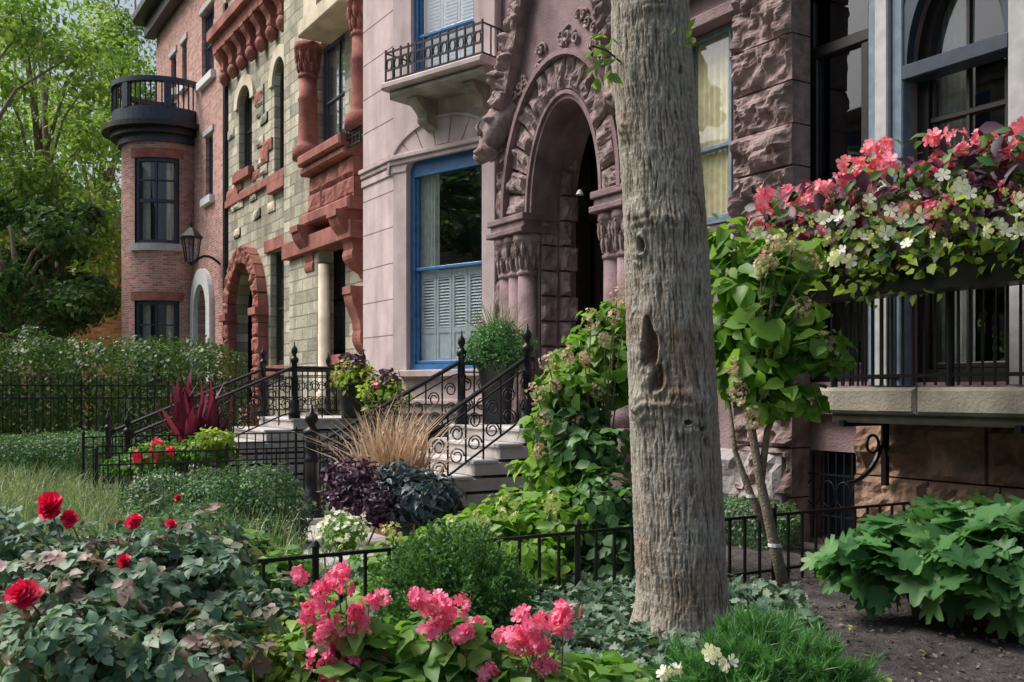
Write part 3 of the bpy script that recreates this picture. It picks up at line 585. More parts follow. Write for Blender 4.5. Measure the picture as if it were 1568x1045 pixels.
def stairrail(name,x,y0,z0,y1,z1,y2,h=.85,nw=True):
    R_=Obj(name); 
    P=lambda y,dz:(x,y,(z0+(z1-z0)*(min(y,y1)-y0)/(y1-y0))+dz)
    R_.add(tube([P(y0-.1,h-.05)]+[P(y,h) for y in np.linspace(y0,y1,8)]+[P(y2,h)],.032,7),IRON,'handrail')
    R_.add(tube([P(y,.12) for y in np.linspace(y0,y2,14)],.016,4),IRON,'lower_rail'); R_.add(tube([P(y,h-.13) for y in np.linspace(y0,y2,14)],.013,4),IRON,'mid_rail')
    n=int((y2-y0)/.24)
    for i in range(n+1):
        y=y0+(y2-y0)*i/n; R_.add(bar(P(y,-.02 if i%3==0 else .12),P(y,h),.018),IRON,'baluster')
        if i<n:
            yc=y+(y2-y0)/n/2
            R_.add(tube([np.array(P(yc,h*.32))+[0,.10*math.cos(t)*(1-t/16),.10*math.sin(t)*(1-t/16)] for t in np.linspace(0,9,20)],.011,4),IRON,'scroll')
            R_.add(tube([np.array(P(yc,h*.64))+[0,-.09*math.cos(t)*(1-t/16),.10*math.sin(t)*(1-t/16)] for t in np.linspace(0,9,20)],.011,4),IRON,'scroll')
    if nw: newel(R_,(x,y0-.12,z0-.05),h+.25)
    else:
        R_.add(tube([np.array(P(y0,h-.12))+[0,-.1-.11*math.sin(t)*(1-t/14),.1*math.cos(t)*(1-t/14)] for t in np.linspace(0,9,22)],.018,6),IRON,'scroll_end')
    newel(R_,(x,y1+.05,z1),h+.3); 
    if y2>y1+.4: newel(R_,(x,y2,z1),h+.2,.05)
    R_.done()
stairrail('stair_railing',-12.15,4.55,.05,6.55,1.1,7.3)
stairrail('stair_railing',-10.45,5.25,.28,6.55,1.1,6.7,nw=False)
stairrail('stair_railing',-16.3,3.1,.05,5.6,1.1,6.9)
stairrail('stair_railing',-18.0,3.1,.05,5.6,1.1,6.9)
R_=Obj('iron_newel_post'); newel(R_,(-10.95,4.0,.1),1.15,.085); R_.add(cbox(-11.15,-10.75,3.8,4.2,.05,.12),STEP,'stone_base'); R_.done()
# =================== FENCES ===================
def fence(name,p,q,z0,z1,sp,th=.016,spear=False,rails=(.0,),rt=.03):
    f=Obj(name); p=np.array(p,float);q=np.array(q,float); n=int(np.linalg.norm(q-p)/sp)
    for i in range(n+1):
        c=p+(q-p)*i/n; f.add(bar((*c,z0),(*c,z1+(.08 if spear else 0)),th),IRON,'picket')
        if spear: f.add(lathe([(.004,0),(.022,.03),(.0,.12)],(*c,z1+.06),5),IRON,'spear')
        if i%12==0: f.add(lathe([(.022,0),(.022,z1-z0+.05),(.03,z1-z0+.06),(.015,z1-z0+.09),(0,z1-z0+.1)],(*c,z0),8),IRON,'post')
    for r in rails: f.add(tube([(*p,z1-r),(*q,z1-r)],rt,4),IRON,'rail')
    f.done()
fence('iron_fence',(-5.75,.2),(-5.75,7.9),0,.56,.16,.018,False,(0,.44),.016)
fence('iron_fence',(-21.7,-2),(-21.7,7.6),0,1.72,.14,.02,True,(.05,.3,1.5),.02)
fence('iron_fence',(-15.3,2.2),(-15.3,6.5),.0,.9,.13,.016,False,(0,.14,.75),.014)
fence('iron_fence',(-12.9,2.0),(-12.9,5.4),.0,.8,.13,.016,False,(0,.14,.65),.014)
fence('iron_fence',(-21.6,-1.0),(-13.0,-1.0),0,.85,.14,.016,False,(0,.7),.014)
# =================== FOLIAGE ENGINE ===================
TP={}
TP['oval']=([(0,0,0),(-.25,.3,.06),(0,.35,-.02),(.25,.3,.06),(-.21,.65,.05),(0,.7,-.03),(.21,.65,.05),(0,1,-.12)],[(0,2,1),(0,3,2),(1,2,5,4),(2,3,6,5),(4,5,7),(5,6,7)])
TP['wide']=([(0,0,0),(-.36,.22,.07),(0,.35,-.04),(.36,.22,.07),(-.34,.60,.05),(0,.7,-.06),(.34,.60,.05),(0,1,-.18)],TP['oval'][1])
TP['dia']=([(0,0,0),(-.3,.45,.08),(.3,.45,.08),(0,1,0)],[(0,3,1),(0,2,3)])
def lobeleaf():
    rim=[(.0,.0),(.22,-.02),(.40,.12),(.34,.24),(.60,.34),(.58,.48),(.36,.50),(.46,.72),(.36,.80),(.16,.70),(.10,.96),(0,1.04)]
    pts=rim+[(-x,y) for x,y in rim[-2:0:-1]]
    V=[(0,.40,-.03)]+[(x,y,(.10*abs(x)*2-.25*max(0,y-.5)**1.5)*(1 if i%2 else .7)) for i,(x,y) in enumerate(pts)]
    n=len(pts); return V,[(0,1+i,1+(i+1)%n) for i in range(n)]
TP['lobe']=lobeleaf()
fv=[(0,0,.02)];ff=[]
for k in range(5):
    a=2*math.pi*k/5
    for (r,da,z) in ((.3,-.55,.06),(.50,-.42,.12),(.56,0,.16),(.50,.42,.12),(.3,.55,.06)): fv.append((r*math.cos(a+da),r*math.sin(a+da),z))
    i=1+5*k; ff.append((0,i,i+1,i+2,i+3,i+4))
TP['flower']=(fv,ff)
fv=[];ff=[]
for L_,(R0,nn,tilt) in enumerate(((.16,4,.9),(.32,5,.65),(.5,6,.3))):
    for k in range(nn):
        a=2*math.pi*k/nn+L_*.5; ca,sa=math.cos(a),math.sin(a); wd=R0*.8; h=tilt*.35
        i=len(fv); fv+=[(.04*ca,.04*sa,0),(R0*.8*ca-wd*.6*sa,R0*.8*sa+wd*.6*ca,h),(R0*1.05*ca,R0*1.05*sa,h*1.1),(R0*.8*ca+wd*.6*sa,R0*.8*sa-wd*.6*ca,h)]; ff.append((i,i+3,i+2,i+1))
TP['rose']=(fv,ff)
TP['needle']=([(-.045,0,0),(.045,0,0),(0,1,.05)],[(0,1,2)])
TP['blade']=([(-.012,0,0),(.012,0,0),(-.011,.45,.03),(.011,.45,.03),(-.007,.8,.16),(.007,.8,.16),(0,1,.34)],[(0,1,3,2),(2,3,5,4),(4,5,6)])
TP['strap']=([(-.04,0,0),(.04,0,0),(-.06,.4,.05),(.06,.4,.05),(-.045,.8,.2),(.045,.8,.2),(0,1,.38)],[(0,1,3,2),(2,3,5,4),(4,5,6)])
def nrm(v): return v/(np.linalg.norm(v,axis=1)[:,None]+1e-9)
def foliage(b,part,P,Nm,size,tp,mat,along=None,rnd=None):
    V,Fc=TP[tp]; V=np.array(V); N=len(P)
    if N==0: return
    Nm=nrm(Nm); al_in=along is not None
    if along is None: along=rng.normal(size=(N,3))+np.array([0,0,-.5])
    if tp in('blade','needle','strap') or al_in:
        T=nrm(along); Nn=nrm(Nm-(Nm*T).sum(1)[:,None]*T)
    else:
        Nn=Nm; T=nrm(along-(along*Nn).sum(1)[:,None]*Nn)
    B=np.cross(T,Nn); size=np.broadcast_to(size,(N,))
    wob=1+.15*rng.normal(size=(N,1,1)); curl=(1+.55*rng.normal(size=(N,1,1)))
    vv=P[:,None,:]+size[:,None,None]*(V[None,:,0,None]*wob*B[:,None,:]+V[None,:,1,None]*T[:,None,:]+V[None,:,2,None]*curl*Nn[:,None,:])
    k=len(V); lens=np.array([len(f) for f in Fc]); idx=np.concatenate([np.array(f) for f in Fc])
    loops=(idx[None,:]+k*np.arange(N)[:,None]).ravel(); tot=np.tile(lens,N); st=np.concatenate([[0],np.cumsum(tot)[:-1]])
    me=bpy.data.meshes.new(part); me.vertices.add(N*k); me.vertices.foreach_set('co',vv.reshape(-1))
    me.loops.add(len(loops)); me.loops.foreach_set('vertex_index',loops.astype(np.int32)); me.polygons.add(len(tot))
    me.polygons.foreach_set('loop_start',st.astype(np.int32)); me.polygons.foreach_set('loop_total',tot.astype(np.int32))
    me.update(calc_edges=True)
    if rnd is None: rnd=np.clip(rng.random(N)*.75+.25*(vn(P*3.1,5)+.5),0,1)
    a=me.attributes.new('rnd','FLOAT','POINT'); a.data.foreach_set('value',np.repeat(rnd,k).astype(np.float32))
    me.materials.append(mat); b.mesh(me,part)
def blob(c,r,n,shell=.4,up=.35,lump=.22,boxy=0,fq=2.2):
    d=nrm(rng.normal(size=(n,3)))
    if boxy: dd=d/np.max(np.abs(d),axis=1)[:,None]; d2=d*(1-boxy)+dd*boxy
    else: d2=d
    s=rng.integers(999); rr=(1-shell*rng.random(n)**1.6)*(1+lump*fbm(d*fq,s,2))
    P=np.array(c)+d2*rr[:,None]*np.array(r); N=nrm(d/np.array(r))+np.array([0,0,up])+.55*rng.normal(size=(n,3))
    k=P[:,2]>.02; return P[k],N[k]
def multi(lst,n,**kw):
    vol=[ (r[0]*r[1]+r[1]*r[2]+r[0]*r[2]) for c,r in lst]; t=sum(vol); Ps=[];Ns=[]
    for (c,r),v in zip(lst,vol):
        p,q=blob(c,r,max(10,int(n*v/t)),**kw); Ps.append(p);Ns.append(q)
    return np.concatenate(Ps),np.concatenate(Ns)
def jit(n,a,b_): return a+(b_-a)*rng.random(n)
def LM(name,cols,k=1.,**kw): return leafmat(name,[sm(c,k) for c in cols],**kw)
LBOX=LM('boxwood_leaf',[(.03,.075,.035),(.065,.15,.07),(.14,.27,.11)],1.1)
LHED=LM('hedge_leaf',[(.025,.06,.018),(.06,.13,.035),(.10,.19,.055)],1.)
LTREE=LM('tree_leaf',[(.08,.16,.04),(.16,.27,.06),(.32,.42,.11)],trans=.5)
LTREED=LM('tree_leaf_dark',[(.03,.08,.025),(.07,.15,.05),(.13,.23,.07)],trans=.4)
LHYD=LM('hydrangea_leaf',[(.07,.17,.03),(.15,.31,.045),(.28,.44,.08)],trans=.4)
LHYD2=LM('hydrangea_leaf_dark',[(.04,.11,.04),(.08,.19,.07),(.17,.32,.12)],trans=.3)
LROSE=LM('rose_leaf',[(.05,.12,.07),(.10,.20,.13),(.18,.29,.20),(.30,.18,.17)],trans=.2)
LBEG=LM('begonia_leaf',[(.06,.16,.04),(.13,.29,.06),(.30,.44,.12)],trans=.35)
LLOB=LM('oakleaf_leaf',[(.05,.15,.05),(.10,.26,.09),(.20,.38,.13)],trans=.3)
LIVY=LM('ivy_leaf',[(.05,.10,.06),(.10,.18,.12),(.23,.32,.23)],trans=.15)
LPINE=LM('pine_needle',[(.05,.14,.05),(.09,.25,.08),(.17,.36,.12)],trans=.3)
LSPR=LM('spruce_needle',[(.045,.12,.04),(.085,.20,.065),(.17,.32,.10)],trans=.3)
LGRS=LM('grass_blade',[(.09,.15,.08),(.18,.26,.14),(.32,.37,.22)],trans=.3)
LFEA=LM('feather_grass',[(.42,.35,.22),(.56,.48,.33),(.68,.61,.46)],trans=.4)
LPUR=LM('purple_leaf',[(.025,.018,.035),(.07,.03,.06),(.14,.07,.12)],trans=.15)
LCOR=LM('cordyline_leaf',[(.10,.015,.035),(.20,.03,.07),(.32,.06,.11)],trans=.3)
LLIM=LM('lime_leaf',[(.16,.27,.04),(.30,.42,.07),(.46,.56,.13)],trans=.4)
LSLA=LM('slate_leaf',[(.025,.04,.06),(.06,.09,.12),(.11,.17,.18)],trans=.15)
FPNK=LM('pink_petal',[(.80,.10,.26),(.92,.24,.42),(.97,.52,.62)],trans=.3)
FRED=LM('red_petal',[(.60,.012,.06),(.80,.02,.11),(.88,.07,.18)],trans=.3)
FWHT=LM('white_petal',[(.7,.72,.65),(.82,.83,.78),(.88,.88,.85)],trans=.3)
FBEI=LM('beige_floret',[(.45,.42,.24),(.60,.54,.36),(.70,.54,.44)],trans=.3)
FGRN=LM('green_floret',[(.38,.46,.18),(.54,.6,.28),(.68,.7,.42)],trans=.3)
FCOR=LM('coral_petal',[(.84,.17,.28),(.94,.34,.43),(.98,.60,.64)],trans=.3)
P=np.c_[jit(6000,-6,.5),jit(6000,1.3,7.5),np.full(6000,.03)]; P[:,2]+=.02*rng.random(6000)
LCHIP=LM('wood_chip',[(.06,.05,.045),(.13,.11,.10),(.26,.225,.2)],trans=.0,rough=.9); foliage(MB,'wood_chips',P,rng.normal(size=P.shape)*.4+[0,0,1],jit(6000,.02,.05),'dia',LCHIP)
P=np.c_[jit(90,-5,-.5),jit(90,2.5,6),np.full(90,.06)]; foliage(MB,'fallen_leaves',P,rng.normal(size=P.shape)*.3+[0,0,1],jit(90,.03,.06),'oval',LLIM); MB.done()
def stems(b,base,tips,r=.006,mat=BARK2,part='stem'):
    for t in tips:
        bs=np.array(base)+np.array([random.uniform(-.08,.08),random.uniform(-.08,.08),0]); t=np.array(t)
        m=(bs+t)/2+np.array([random.uniform(-.06,.06),random.uniform(-.06,.06),.1]); b.add(tube([bs,bs*.5+m*.5,m,m*.5+t*.5,t],[r*1.4,r*1.2,r,r*.9,r*.6],5),mat,part)
def heads(b,pts,R,n,size,mat,tp='flower',part='flower',flat=1.):
    Ps=[];Ns=[]
    for p in pts:
        d=nrm(rng.normal(size=(n,3))); s=R*random.uniform(.75,1.2)
        Ps.append(np.array(p)+d*np.array([s,s,s*flat])*(.6+.4*rng.random((n,1)))); Ns.append(d+.3*rng.normal(size=(n,3)))
    P=np.concatenate(Ps); N=np.concatenate(Ns); foliage(b,part,P,N,jit(len(P),size*.7,size*1.2),tp,mat)
def shrub(name,lst,n,size,tp,mat,kw={}):
    o=Obj(name); P,N=multi(lst,n,**kw); foliage(o,'leaves',P,N,jit(len(P),size*.65,size*1.25),tp,mat)
    c=lst[0][0]; stems(o,(c[0],c[1],0),[np.array(cc)+np.array([random.uniform(-1,1)*r[0]*.6,random.uniform(-1,1)*r[1]*.6,r[2]*random.uniform(0,.7)]) for cc,r in lst for _ in range(4)],.008)
    o.done(); return o
def bl(px,py,dist,rpx,rpy,rd=None):
    s=dist/F; c=at(px,py,dist); rx=rpx*s; return (c,(rx if rd is None else rd,rx if rd is None else rd,rpy*s))
# --- main street tree ---
T=Obj('street_tree'); D0=5.95
nz,na=1300,300
zs_=np.linspace(-.05,6.2,nz); th=np.linspace(0,2*math.pi,na,endpoint=False)
ys_=[1100,1000,900,700,400,100,-200,-700]; xc=[1050,1048,1046,1037,1021,1000,987,976]; rw=[92,77,69,67,63,60,55,48]
zk=[EH-(y-HY)*D0/F for y in ys_]
xcv=np.interp(zs_,zk,xc); rv=np.interp(zs_,zk,rw)*D0/F
TH,ZZ=np.meshgrid(th,zs_); ct=DV[None,:]*D0+RV[None,:]*((xcv-CX)/F*D0)[:,None]
PX=np.cos(TH);PY=np.sin(TH)
cam_dir=-DV; PHI=np.arctan2(PX*RV[0]+PY*RV[1],PX*cam_dir[0]+PY*cam_dir[1])
wx=.25*vn(np.stack([PX*3,PY*3,ZZ*5],-1),71); wy=.25*vn(np.stack([PX*3,PY*3,ZZ*5],-1),72)
r1=1-np.abs(fbm(np.stack([(PX+wx*.3)*20,(PY+wy*.3)*20,ZZ*7],-1),11,2))*1.7
r2=1-np.abs(vn(np.stack([PX*44+wx*6,PY*44+wy*6,ZZ*26],-1),22))*1.6
r3=vn(np.stack([PX*60,PY*60,ZZ*60],-1),55)
q3=np.stack([PX*5,PY*5,ZZ*16],-1); kno=fbm(q3,91,3)
kfold=np.sin(ZZ*95+4.5*vn(np.stack([PX*4,PY*4,ZZ*7],-1),63))
big=fbm(np.stack([PX*1.6,PY*1.6,ZZ*1.1],-1),33,2)
disp=.0065*r1+.004*r2+.012*big+.002*r3
def zofy(y): return EH-(y-HY)*D0/F
kn=np.zeros_like(ZZ)
for (yy,ph,sz,sp,am) in ((350,.05,.075,.6,.034),(338,-.9,.09,.35,.032),(615,.0,.09,.85,.036),(628,-1.05,.08,.35,.040),(555,-.85,.20,.22,.024),(655,.3,.06,.25,.036),(30,.0,.05,.5,.02),(205,-1.15,.08,.2,.034),(400,-.9,.08,.2,.014),(490,-1.1,.07,.2,.014),(325,.8,.06,.3,.016),(120,.5,.05,.2,.018)):
    dph=(PHI-ph+math.pi)%(2*math.pi)-math.pi; e=((ZZ-zofy(yy))/sz)**2+(dph/sp)**2+.45*kno; g=np.exp(-np.maximum(e,0))
    disp+=am*g*(1+.35*kno)+.0035*g*kfold; kn=np.maximum(kn,g)
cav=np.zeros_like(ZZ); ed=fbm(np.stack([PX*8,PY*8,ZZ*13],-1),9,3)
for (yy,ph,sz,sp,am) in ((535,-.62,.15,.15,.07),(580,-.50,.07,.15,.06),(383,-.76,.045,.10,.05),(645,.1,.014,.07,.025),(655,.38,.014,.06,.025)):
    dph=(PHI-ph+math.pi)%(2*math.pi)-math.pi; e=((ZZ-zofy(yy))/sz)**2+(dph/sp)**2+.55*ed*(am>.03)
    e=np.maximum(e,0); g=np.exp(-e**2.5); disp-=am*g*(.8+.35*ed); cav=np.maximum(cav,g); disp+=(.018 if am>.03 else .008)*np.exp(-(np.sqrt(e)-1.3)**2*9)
R_=rv[:,None]+disp-.006
flare=np.clip((.35-ZZ)/.35,0,1)**2; R_=R_*(1+flare*(.18+.14*np.sin(TH*5+1)))
V=np.stack([ct[:,0:1]+R_*PX,ct[:,1:2]+R_*PY,ZZ],-1).reshape(-1,3)
me=bpy.data.meshes.new('trunk')
i=np.arange(nz-1)[:,None]*na; j=np.arange(na)[None,:]; j2=(j+1)%na
Q=np.stack([i+j,i+j2,i+na+j2,i+na+j],-1).reshape(-1,4)
me.vertices.add(len(V)); me.vertices.foreach_set('co',V.reshape(-1)); me.loops.add(Q.size); me.loops.foreach_set('vertex_index',Q.ravel().astype(np.int32)); me.polygons.add(len(Q)); me.polygons.foreach_set('loop_start',(np.arange(len(Q))*4).astype(np.int32)); me.polygons.foreach_set('loop_total',np.full(len(Q),4,np.int32)); me.update(calc_edges=True)
me.polygons.foreach_set('use_smooth',[True]*len(Q))
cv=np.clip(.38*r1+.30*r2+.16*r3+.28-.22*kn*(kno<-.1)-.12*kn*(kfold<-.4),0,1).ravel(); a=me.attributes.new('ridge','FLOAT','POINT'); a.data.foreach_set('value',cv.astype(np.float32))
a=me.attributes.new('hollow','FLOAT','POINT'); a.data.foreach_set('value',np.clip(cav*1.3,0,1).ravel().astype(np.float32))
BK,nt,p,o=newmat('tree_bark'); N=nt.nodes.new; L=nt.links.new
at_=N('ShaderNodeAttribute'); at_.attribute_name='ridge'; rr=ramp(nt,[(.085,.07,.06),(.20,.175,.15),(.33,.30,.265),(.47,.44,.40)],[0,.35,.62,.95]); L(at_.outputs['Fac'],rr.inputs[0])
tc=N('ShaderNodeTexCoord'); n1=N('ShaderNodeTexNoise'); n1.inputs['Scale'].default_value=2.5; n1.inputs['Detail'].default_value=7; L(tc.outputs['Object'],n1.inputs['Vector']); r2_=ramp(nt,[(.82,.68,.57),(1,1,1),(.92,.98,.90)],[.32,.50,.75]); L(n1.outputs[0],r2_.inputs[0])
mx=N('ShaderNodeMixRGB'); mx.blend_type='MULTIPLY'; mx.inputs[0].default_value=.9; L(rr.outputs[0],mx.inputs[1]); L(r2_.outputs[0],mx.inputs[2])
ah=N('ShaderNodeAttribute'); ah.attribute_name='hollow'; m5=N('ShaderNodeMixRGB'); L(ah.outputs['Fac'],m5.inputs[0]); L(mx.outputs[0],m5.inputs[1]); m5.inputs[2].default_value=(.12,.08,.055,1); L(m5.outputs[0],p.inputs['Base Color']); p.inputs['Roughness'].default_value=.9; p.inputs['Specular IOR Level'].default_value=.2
n2=N('ShaderNodeTexNoise'); n2.inputs['Scale'].default_value=90; n2.inputs['Detail'].default_value=4; L(tc.outputs['Object'],n2.inputs['Vector']); bp=N('ShaderNodeBump'); bp.inputs['Strength'].default_value=.8; bp.inputs['Distance'].default_value=.007; L(n2.outputs[0],bp.inputs['Height']); L(bp.outputs[0],p.inputs['Normal'])
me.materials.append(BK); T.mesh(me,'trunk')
top=np.array([ct[-1,0],ct[-1,1],6.1]); tips=[]
for k in range(9):
    a=k*.7+.3; e=top+np.array([math.cos(a)*2.6,math.sin(a)*2.6,2.5+1.5*(k%3)]); T.add(tube([top-[0,0,.4*(k%3)],top*.6+e*.4+[0,0,.4],e],[.14,.09,.03],8),BK,'limb',None,True); tips.append(e)
P,N_=multi([(e,(1.4,1.4,1.0)) for e in tips],3500,shell=.9); foliage(T,'crown',P,N_,jit(len(P),.08,.15),'oval',LTREE)
T.add(tube([at(950,95,5.85),at(930,78,5.75),at(905,70,5.65)],.006,5),BK,'twig')
P=np.array([at(random.uniform(905,948),random.uniform(55,125),5.75) for _ in range(20)]); foliage(T,'twig_leaves',P,rng.normal(size=(20,3))+[.4,-.6,.5],jit(20,.06,.11),'oval',LTREE)
P=np.array([at(random.uniform(1035,1062),random.uniform(40,75),5.7) for _ in range(8)]); foliage(T,'twig_leaves',P,rng.normal(size=(8,3)),jit(8,.05,.08),'oval',LTREE)
T.done()
# --- background trees ---
def bgtree(name,x,y,h,r,n,mat,trunk=.3,low=.25,sz=.22,tp='oval'):
    o=Obj(name); t=[np.array([x,y,0]),np.array([x+.2,y,h*.3]),np.array([x-.1,y+.3,h*.6]),np.array([x+.2,y,h*.9])]
    o.add(tube(t,[trunk,trunk*.8,trunk*.5,.05],8),BARK2,'trunk',None,True); L_=[]
    for k in range(16):
        a=random.uniform(0,6.28); zz=h*random.uniform(low,.95); rr=r*random.uniform(.3,1)*(1.15-abs(zz/h-.6))
        e=np.array([x+rr*math.cos(a),y+rr*math.sin(a),zz]); o.add(tube([np.array([x,y,zz*.65]),e*.5+np.array([x,y,zz*.8])*.5,e],[trunk*.4,trunk*.2,.03],6),BARK2,'limb',None,True)
        L_.append((e,(r*random.uniform(.25,.42),)*2+(r*random.uniform(.16,.28),)))
    P,N_=multi(L_,n,shell=.8,lump=.5,up=.6); foliage(o,'crown',P,N_,jit(len(P),sz*.6,sz*1.3),tp,mat); o.done()
for (px,d,h,r,mt,n) in ((60,42,19,6,LTREE,9000),(-60,36,17,5,LTREE,8000),(150,56,24,6.5,LTREE,8500),(20,60,26,7,LTREE,8500),(205,62,30,7,LTREE,7500),(85,37,9.5,2.4,LTREED,4500),(15,34,8,2.8,LTREED,6000)):
    c=at(px,600,d); bgtree('background_tree',c[0],c[1],h,r,n,mt,low=.35,sz=.20+.002*d)
for (x,h) in ((-34,13),(-24,11),(-15,15),(-6,12),(3,14)): bgtree('added_reflection_tree',x,-15-random.uniform(0,3),h,3.6,2600,LTREED,low=.3,sz=.45,tp='dia')  # unseen trees added across the street to break up window reflections
B_=Obj('added_reflection_rowhouses'); wo=Wall(14,-24,180)  # unseen row added behind the camera, tall enough to darken glass reflections
B_.add(box(0,60,0,15,-6,0),OPP,'walls',wo); B_.add(box(-.3,60.3,15,15.6,-6.2,.4),BROWN,'cornice',wo)
for i in range(20):
    for k in range(4): B_.add(box(1+i*3,2.4+i*3,1.6+3.5*k,4.1+3.5*k,.0,.03),NAVY,'window',wo); B_.add(box(.9+i*3,2.5+i*3,1.4+3.5*k,1.6+3.5*k,.0,.12),LEDGE,'sill',wo)
B_.done()
B_=Obj('distant_brick_building'); c=at(125,600,46); wb=Wall(c[0],c[1],50)
B_.add(box(-9,9,0,9,-8,0),BRBACK,'walls',wb)
for i in range(5):
    for k in range(2): B_.add(box(-8.2+i*3.4,-6.9+i*3.4,1.5+3.3*k,3.6+3.3*k,-.05,.04),NAVY,'window',wb); B_.add(box(-8.3+i*3.4,-6.8+i*3.4,1.3+3.3*k,1.5+3.3*k,-.05,.1),LEDGE,'sill',wb)
B_.add(box(-9.2,9.2,9,9.5,-8.2,.3),LEDGE,'parapet',wb); B_.done()
# --- hedges ---
def hedge(name,x0,x1,y0,y1,z1,n,size,mat,tp='dia'):
    o=Obj(name); L_=[]; ny=max(1,int((y1-y0)/1.2)); nx=max(1,int((x1-x0)/1.4))
    for i in range(nx):
        for j in range(ny):
            L_.append(((x0+(i+.5)*(x1-x0)/nx,y0+(j+.5)*(y1-y0)/ny,z1*.45+random.uniform(-.04,.04)*z1),((x1-x0)/nx*.66,(y1-y0)/ny*.66,z1*.5)))
    P,N_=multi(L_,n,boxy=.5,lump=.15,shell=.3); foliage(o,'leaves',P,N_,jit(len(P),size*.6,size*1.3),tp,mat)
    for l in L_: stems(o,(l[0][0],l[0][1],0),[(l[0][0],l[0][1],z1*.7)],.02)
    o.done()
hedge('tall_hedge',-26,-23,-3,6.8,2.95,42000,.11,LHED)
hedge('boxwood_hedge',-19.6,-18.6,-1,3.4,.85,16000,.055,LBOX)
hedge('boxwood_hedge',-21.2,-20.2,1,6.5,.8,11000,.055,LBOX)
hedge('boxwood_hedge',-8.9,-7.0,7.0,7.5,.5,11000,.04,LBOX)
for (px,py,d,rx,ry) in ((250,770,9.9,62,50),(335,775,9.6,65,60),(412,780,9.6,58,64),(300,820,8.6,70,45),(395,835,8.8,50,40)):
    l=bl(px,py,d,rx,ry); shrub('boxwood_shrub',[l,((l[0][0],l[0][1],l[0][2]*.5),(l[1][0],l[1][1],l[0][2]*.6))],6500,.042,'oval',LBOX,dict(shell=.3,lump=.25))
o=Obj('ornamental_grass'); n=26000
X=jit(n,-16.5,-6.6); Y=jit(n,-3.5,3.2); P=np.c_[X,Y,np.zeros(n)]
kk=(Y<3.0+(X+8)*.16)&(fbm(P*.7,4,2)>-.6); P=P[kk]; m_=len(P)
al=np.c_[rng.normal(size=(m_,2))*.35,np.ones(m_)]; foliage(o,'blades',P,np.c_[rng.normal(size=(m_,2)),np.zeros(m_)],jit(m_,.28,.62),'blade',LGRS,al); 
n=8000; P=np.c_[jit(n,-9,-3.2),jit(n,-1.3,1.3),np.zeros(n)]; al=np.c_[rng.normal(size=(n,2))*.4,np.ones(n)]; foliage(o,'blades',P,np.c_[rng.normal(size=(n,2)),np.zeros(n)],jit(n,.25,.5),'blade',LGRS,al); o.done()
o=Obj('feather_grass'); c=at(606,760,10.6); c[2]=0; n=420; al=np.c_[rng.normal(size=(n,2))*.15,np.ones(n)]; al[:,0]-=.05
P=np.tile(c,(n,1))+np.c_[rng.normal(size=(n,2))*.10,np.zeros(n)]; foliage(o,'blades',P,np.c_[rng.normal(size=(n,2)),np.zeros(n)],jit(n,.8,1.45),'blade',LFEA,al)
tpp=P[:40]+nrm(al[:40])*jit(40,1.1,1.5)[:,None]; PP=np.repeat(tpp,14,0)+rng.normal(size=(560,3))*[.012,.012,.08]
foliage(o,'plume',PP,rng.normal(size=(560,3)),.05,'needle',LFEA)
o.done()
shrub('purple_foliage_plant',[bl(545,745,9.6,55,45),bl(580,770,9.4,50,35)],2200,.075,'oval',LPUR,dict(shell=.6))
shrub('coleus_plant',[bl(650,765,9.4,55,45),bl(610,750,9.6,40,40)],1800,.10,'oval',LSLA,dict(shell=.6))
o=Obj('white_flower_plant'); P,N_=multi([bl(525,820,8.6,38,32)],1000,shell=.7); foliage(o,'leaves',P,N_,jit(len(P),.03,.06),'oval',LBEG); P,N_=multi([bl(525,815,8.5,38,30)],110,shell=.3); foliage(o,'flower',P,N_,.05,'flower',FWHT); o.done()
o=Obj('cordyline_plant'); c=at(285,690,15.2); 
for (dx,nn) in ((0,50),(.35,32)):
    n=nn; al=np.c_[rng.normal(size=(n,2))*.45,np.ones(n)]; P=np.tile(c+[dx*.4,dx,0],(n,1)); foliage(o,'leaves',P,-np.c_[al[:,:2],np.full(n,-.4)],jit(n,.5,1.05),'strap',LCOR,al)
o.add(tube([(c[0],c[1],0),c],.03),BARK2,'stem'); o.done()
o=Obj('annual_flower_bed'); P,N_=multi([bl(250,700,14.8,50,24),bl(320,690,14.8,40,22),bl(200,712,14.5,35,18)],4000,shell=.6); foliage(o,'leaves',P,N_,jit(len(P),.06,.11),'oval',LBEG); heads(o,[at(240,682,14.4),at(232,700,14.3),at(262,690,14.3),at(210,700,14.2)],.09,12,.08,FRED); P,N_=multi([bl(330,672,14.6,30,16)],500,shell=.6); foliage(o,'lime_leaves',P,N_,.09,'oval',LLIM); o.done()
def planter(name,c,r,h,veg):
    o=Obj(name); o.add(lathe([(r*.7,0),(r*.72,.04),(r*.8,h*.5),(r,h*.9),(r*1.12,h*.93),(r*1.12,h),(r*.95,h),(r*.9,h*.92),(.01,h*.9)],c,20),POT,'pot',None,True); veg(o,np.array(c)+[0,0,h]); o.done()
def v1(o,c):
    P,N_=blob(c+[0,0,.1],(.38,.38,.3),700,shell=.8); foliage(o,'leaves',P,N_,jit(len(P),.08,.14),'oval',LLIM); P,N_=blob(c+[0,0,.2],(.3,.3,.3),300); foliage(o,'dark_leaves',P,N_,.12,'oval',LPUR); heads(o,[c+[.2,-.2,.25],c+[-.2,-.1,.3],c+[0,-.3,.1]],.07,9,.06,FPNK)
planter('flower_planter',(-16.05,6.6,1.1),.28,.6,v1); planter('flower_planter',(-15.0,6.7,.9),.28,.5,v1)
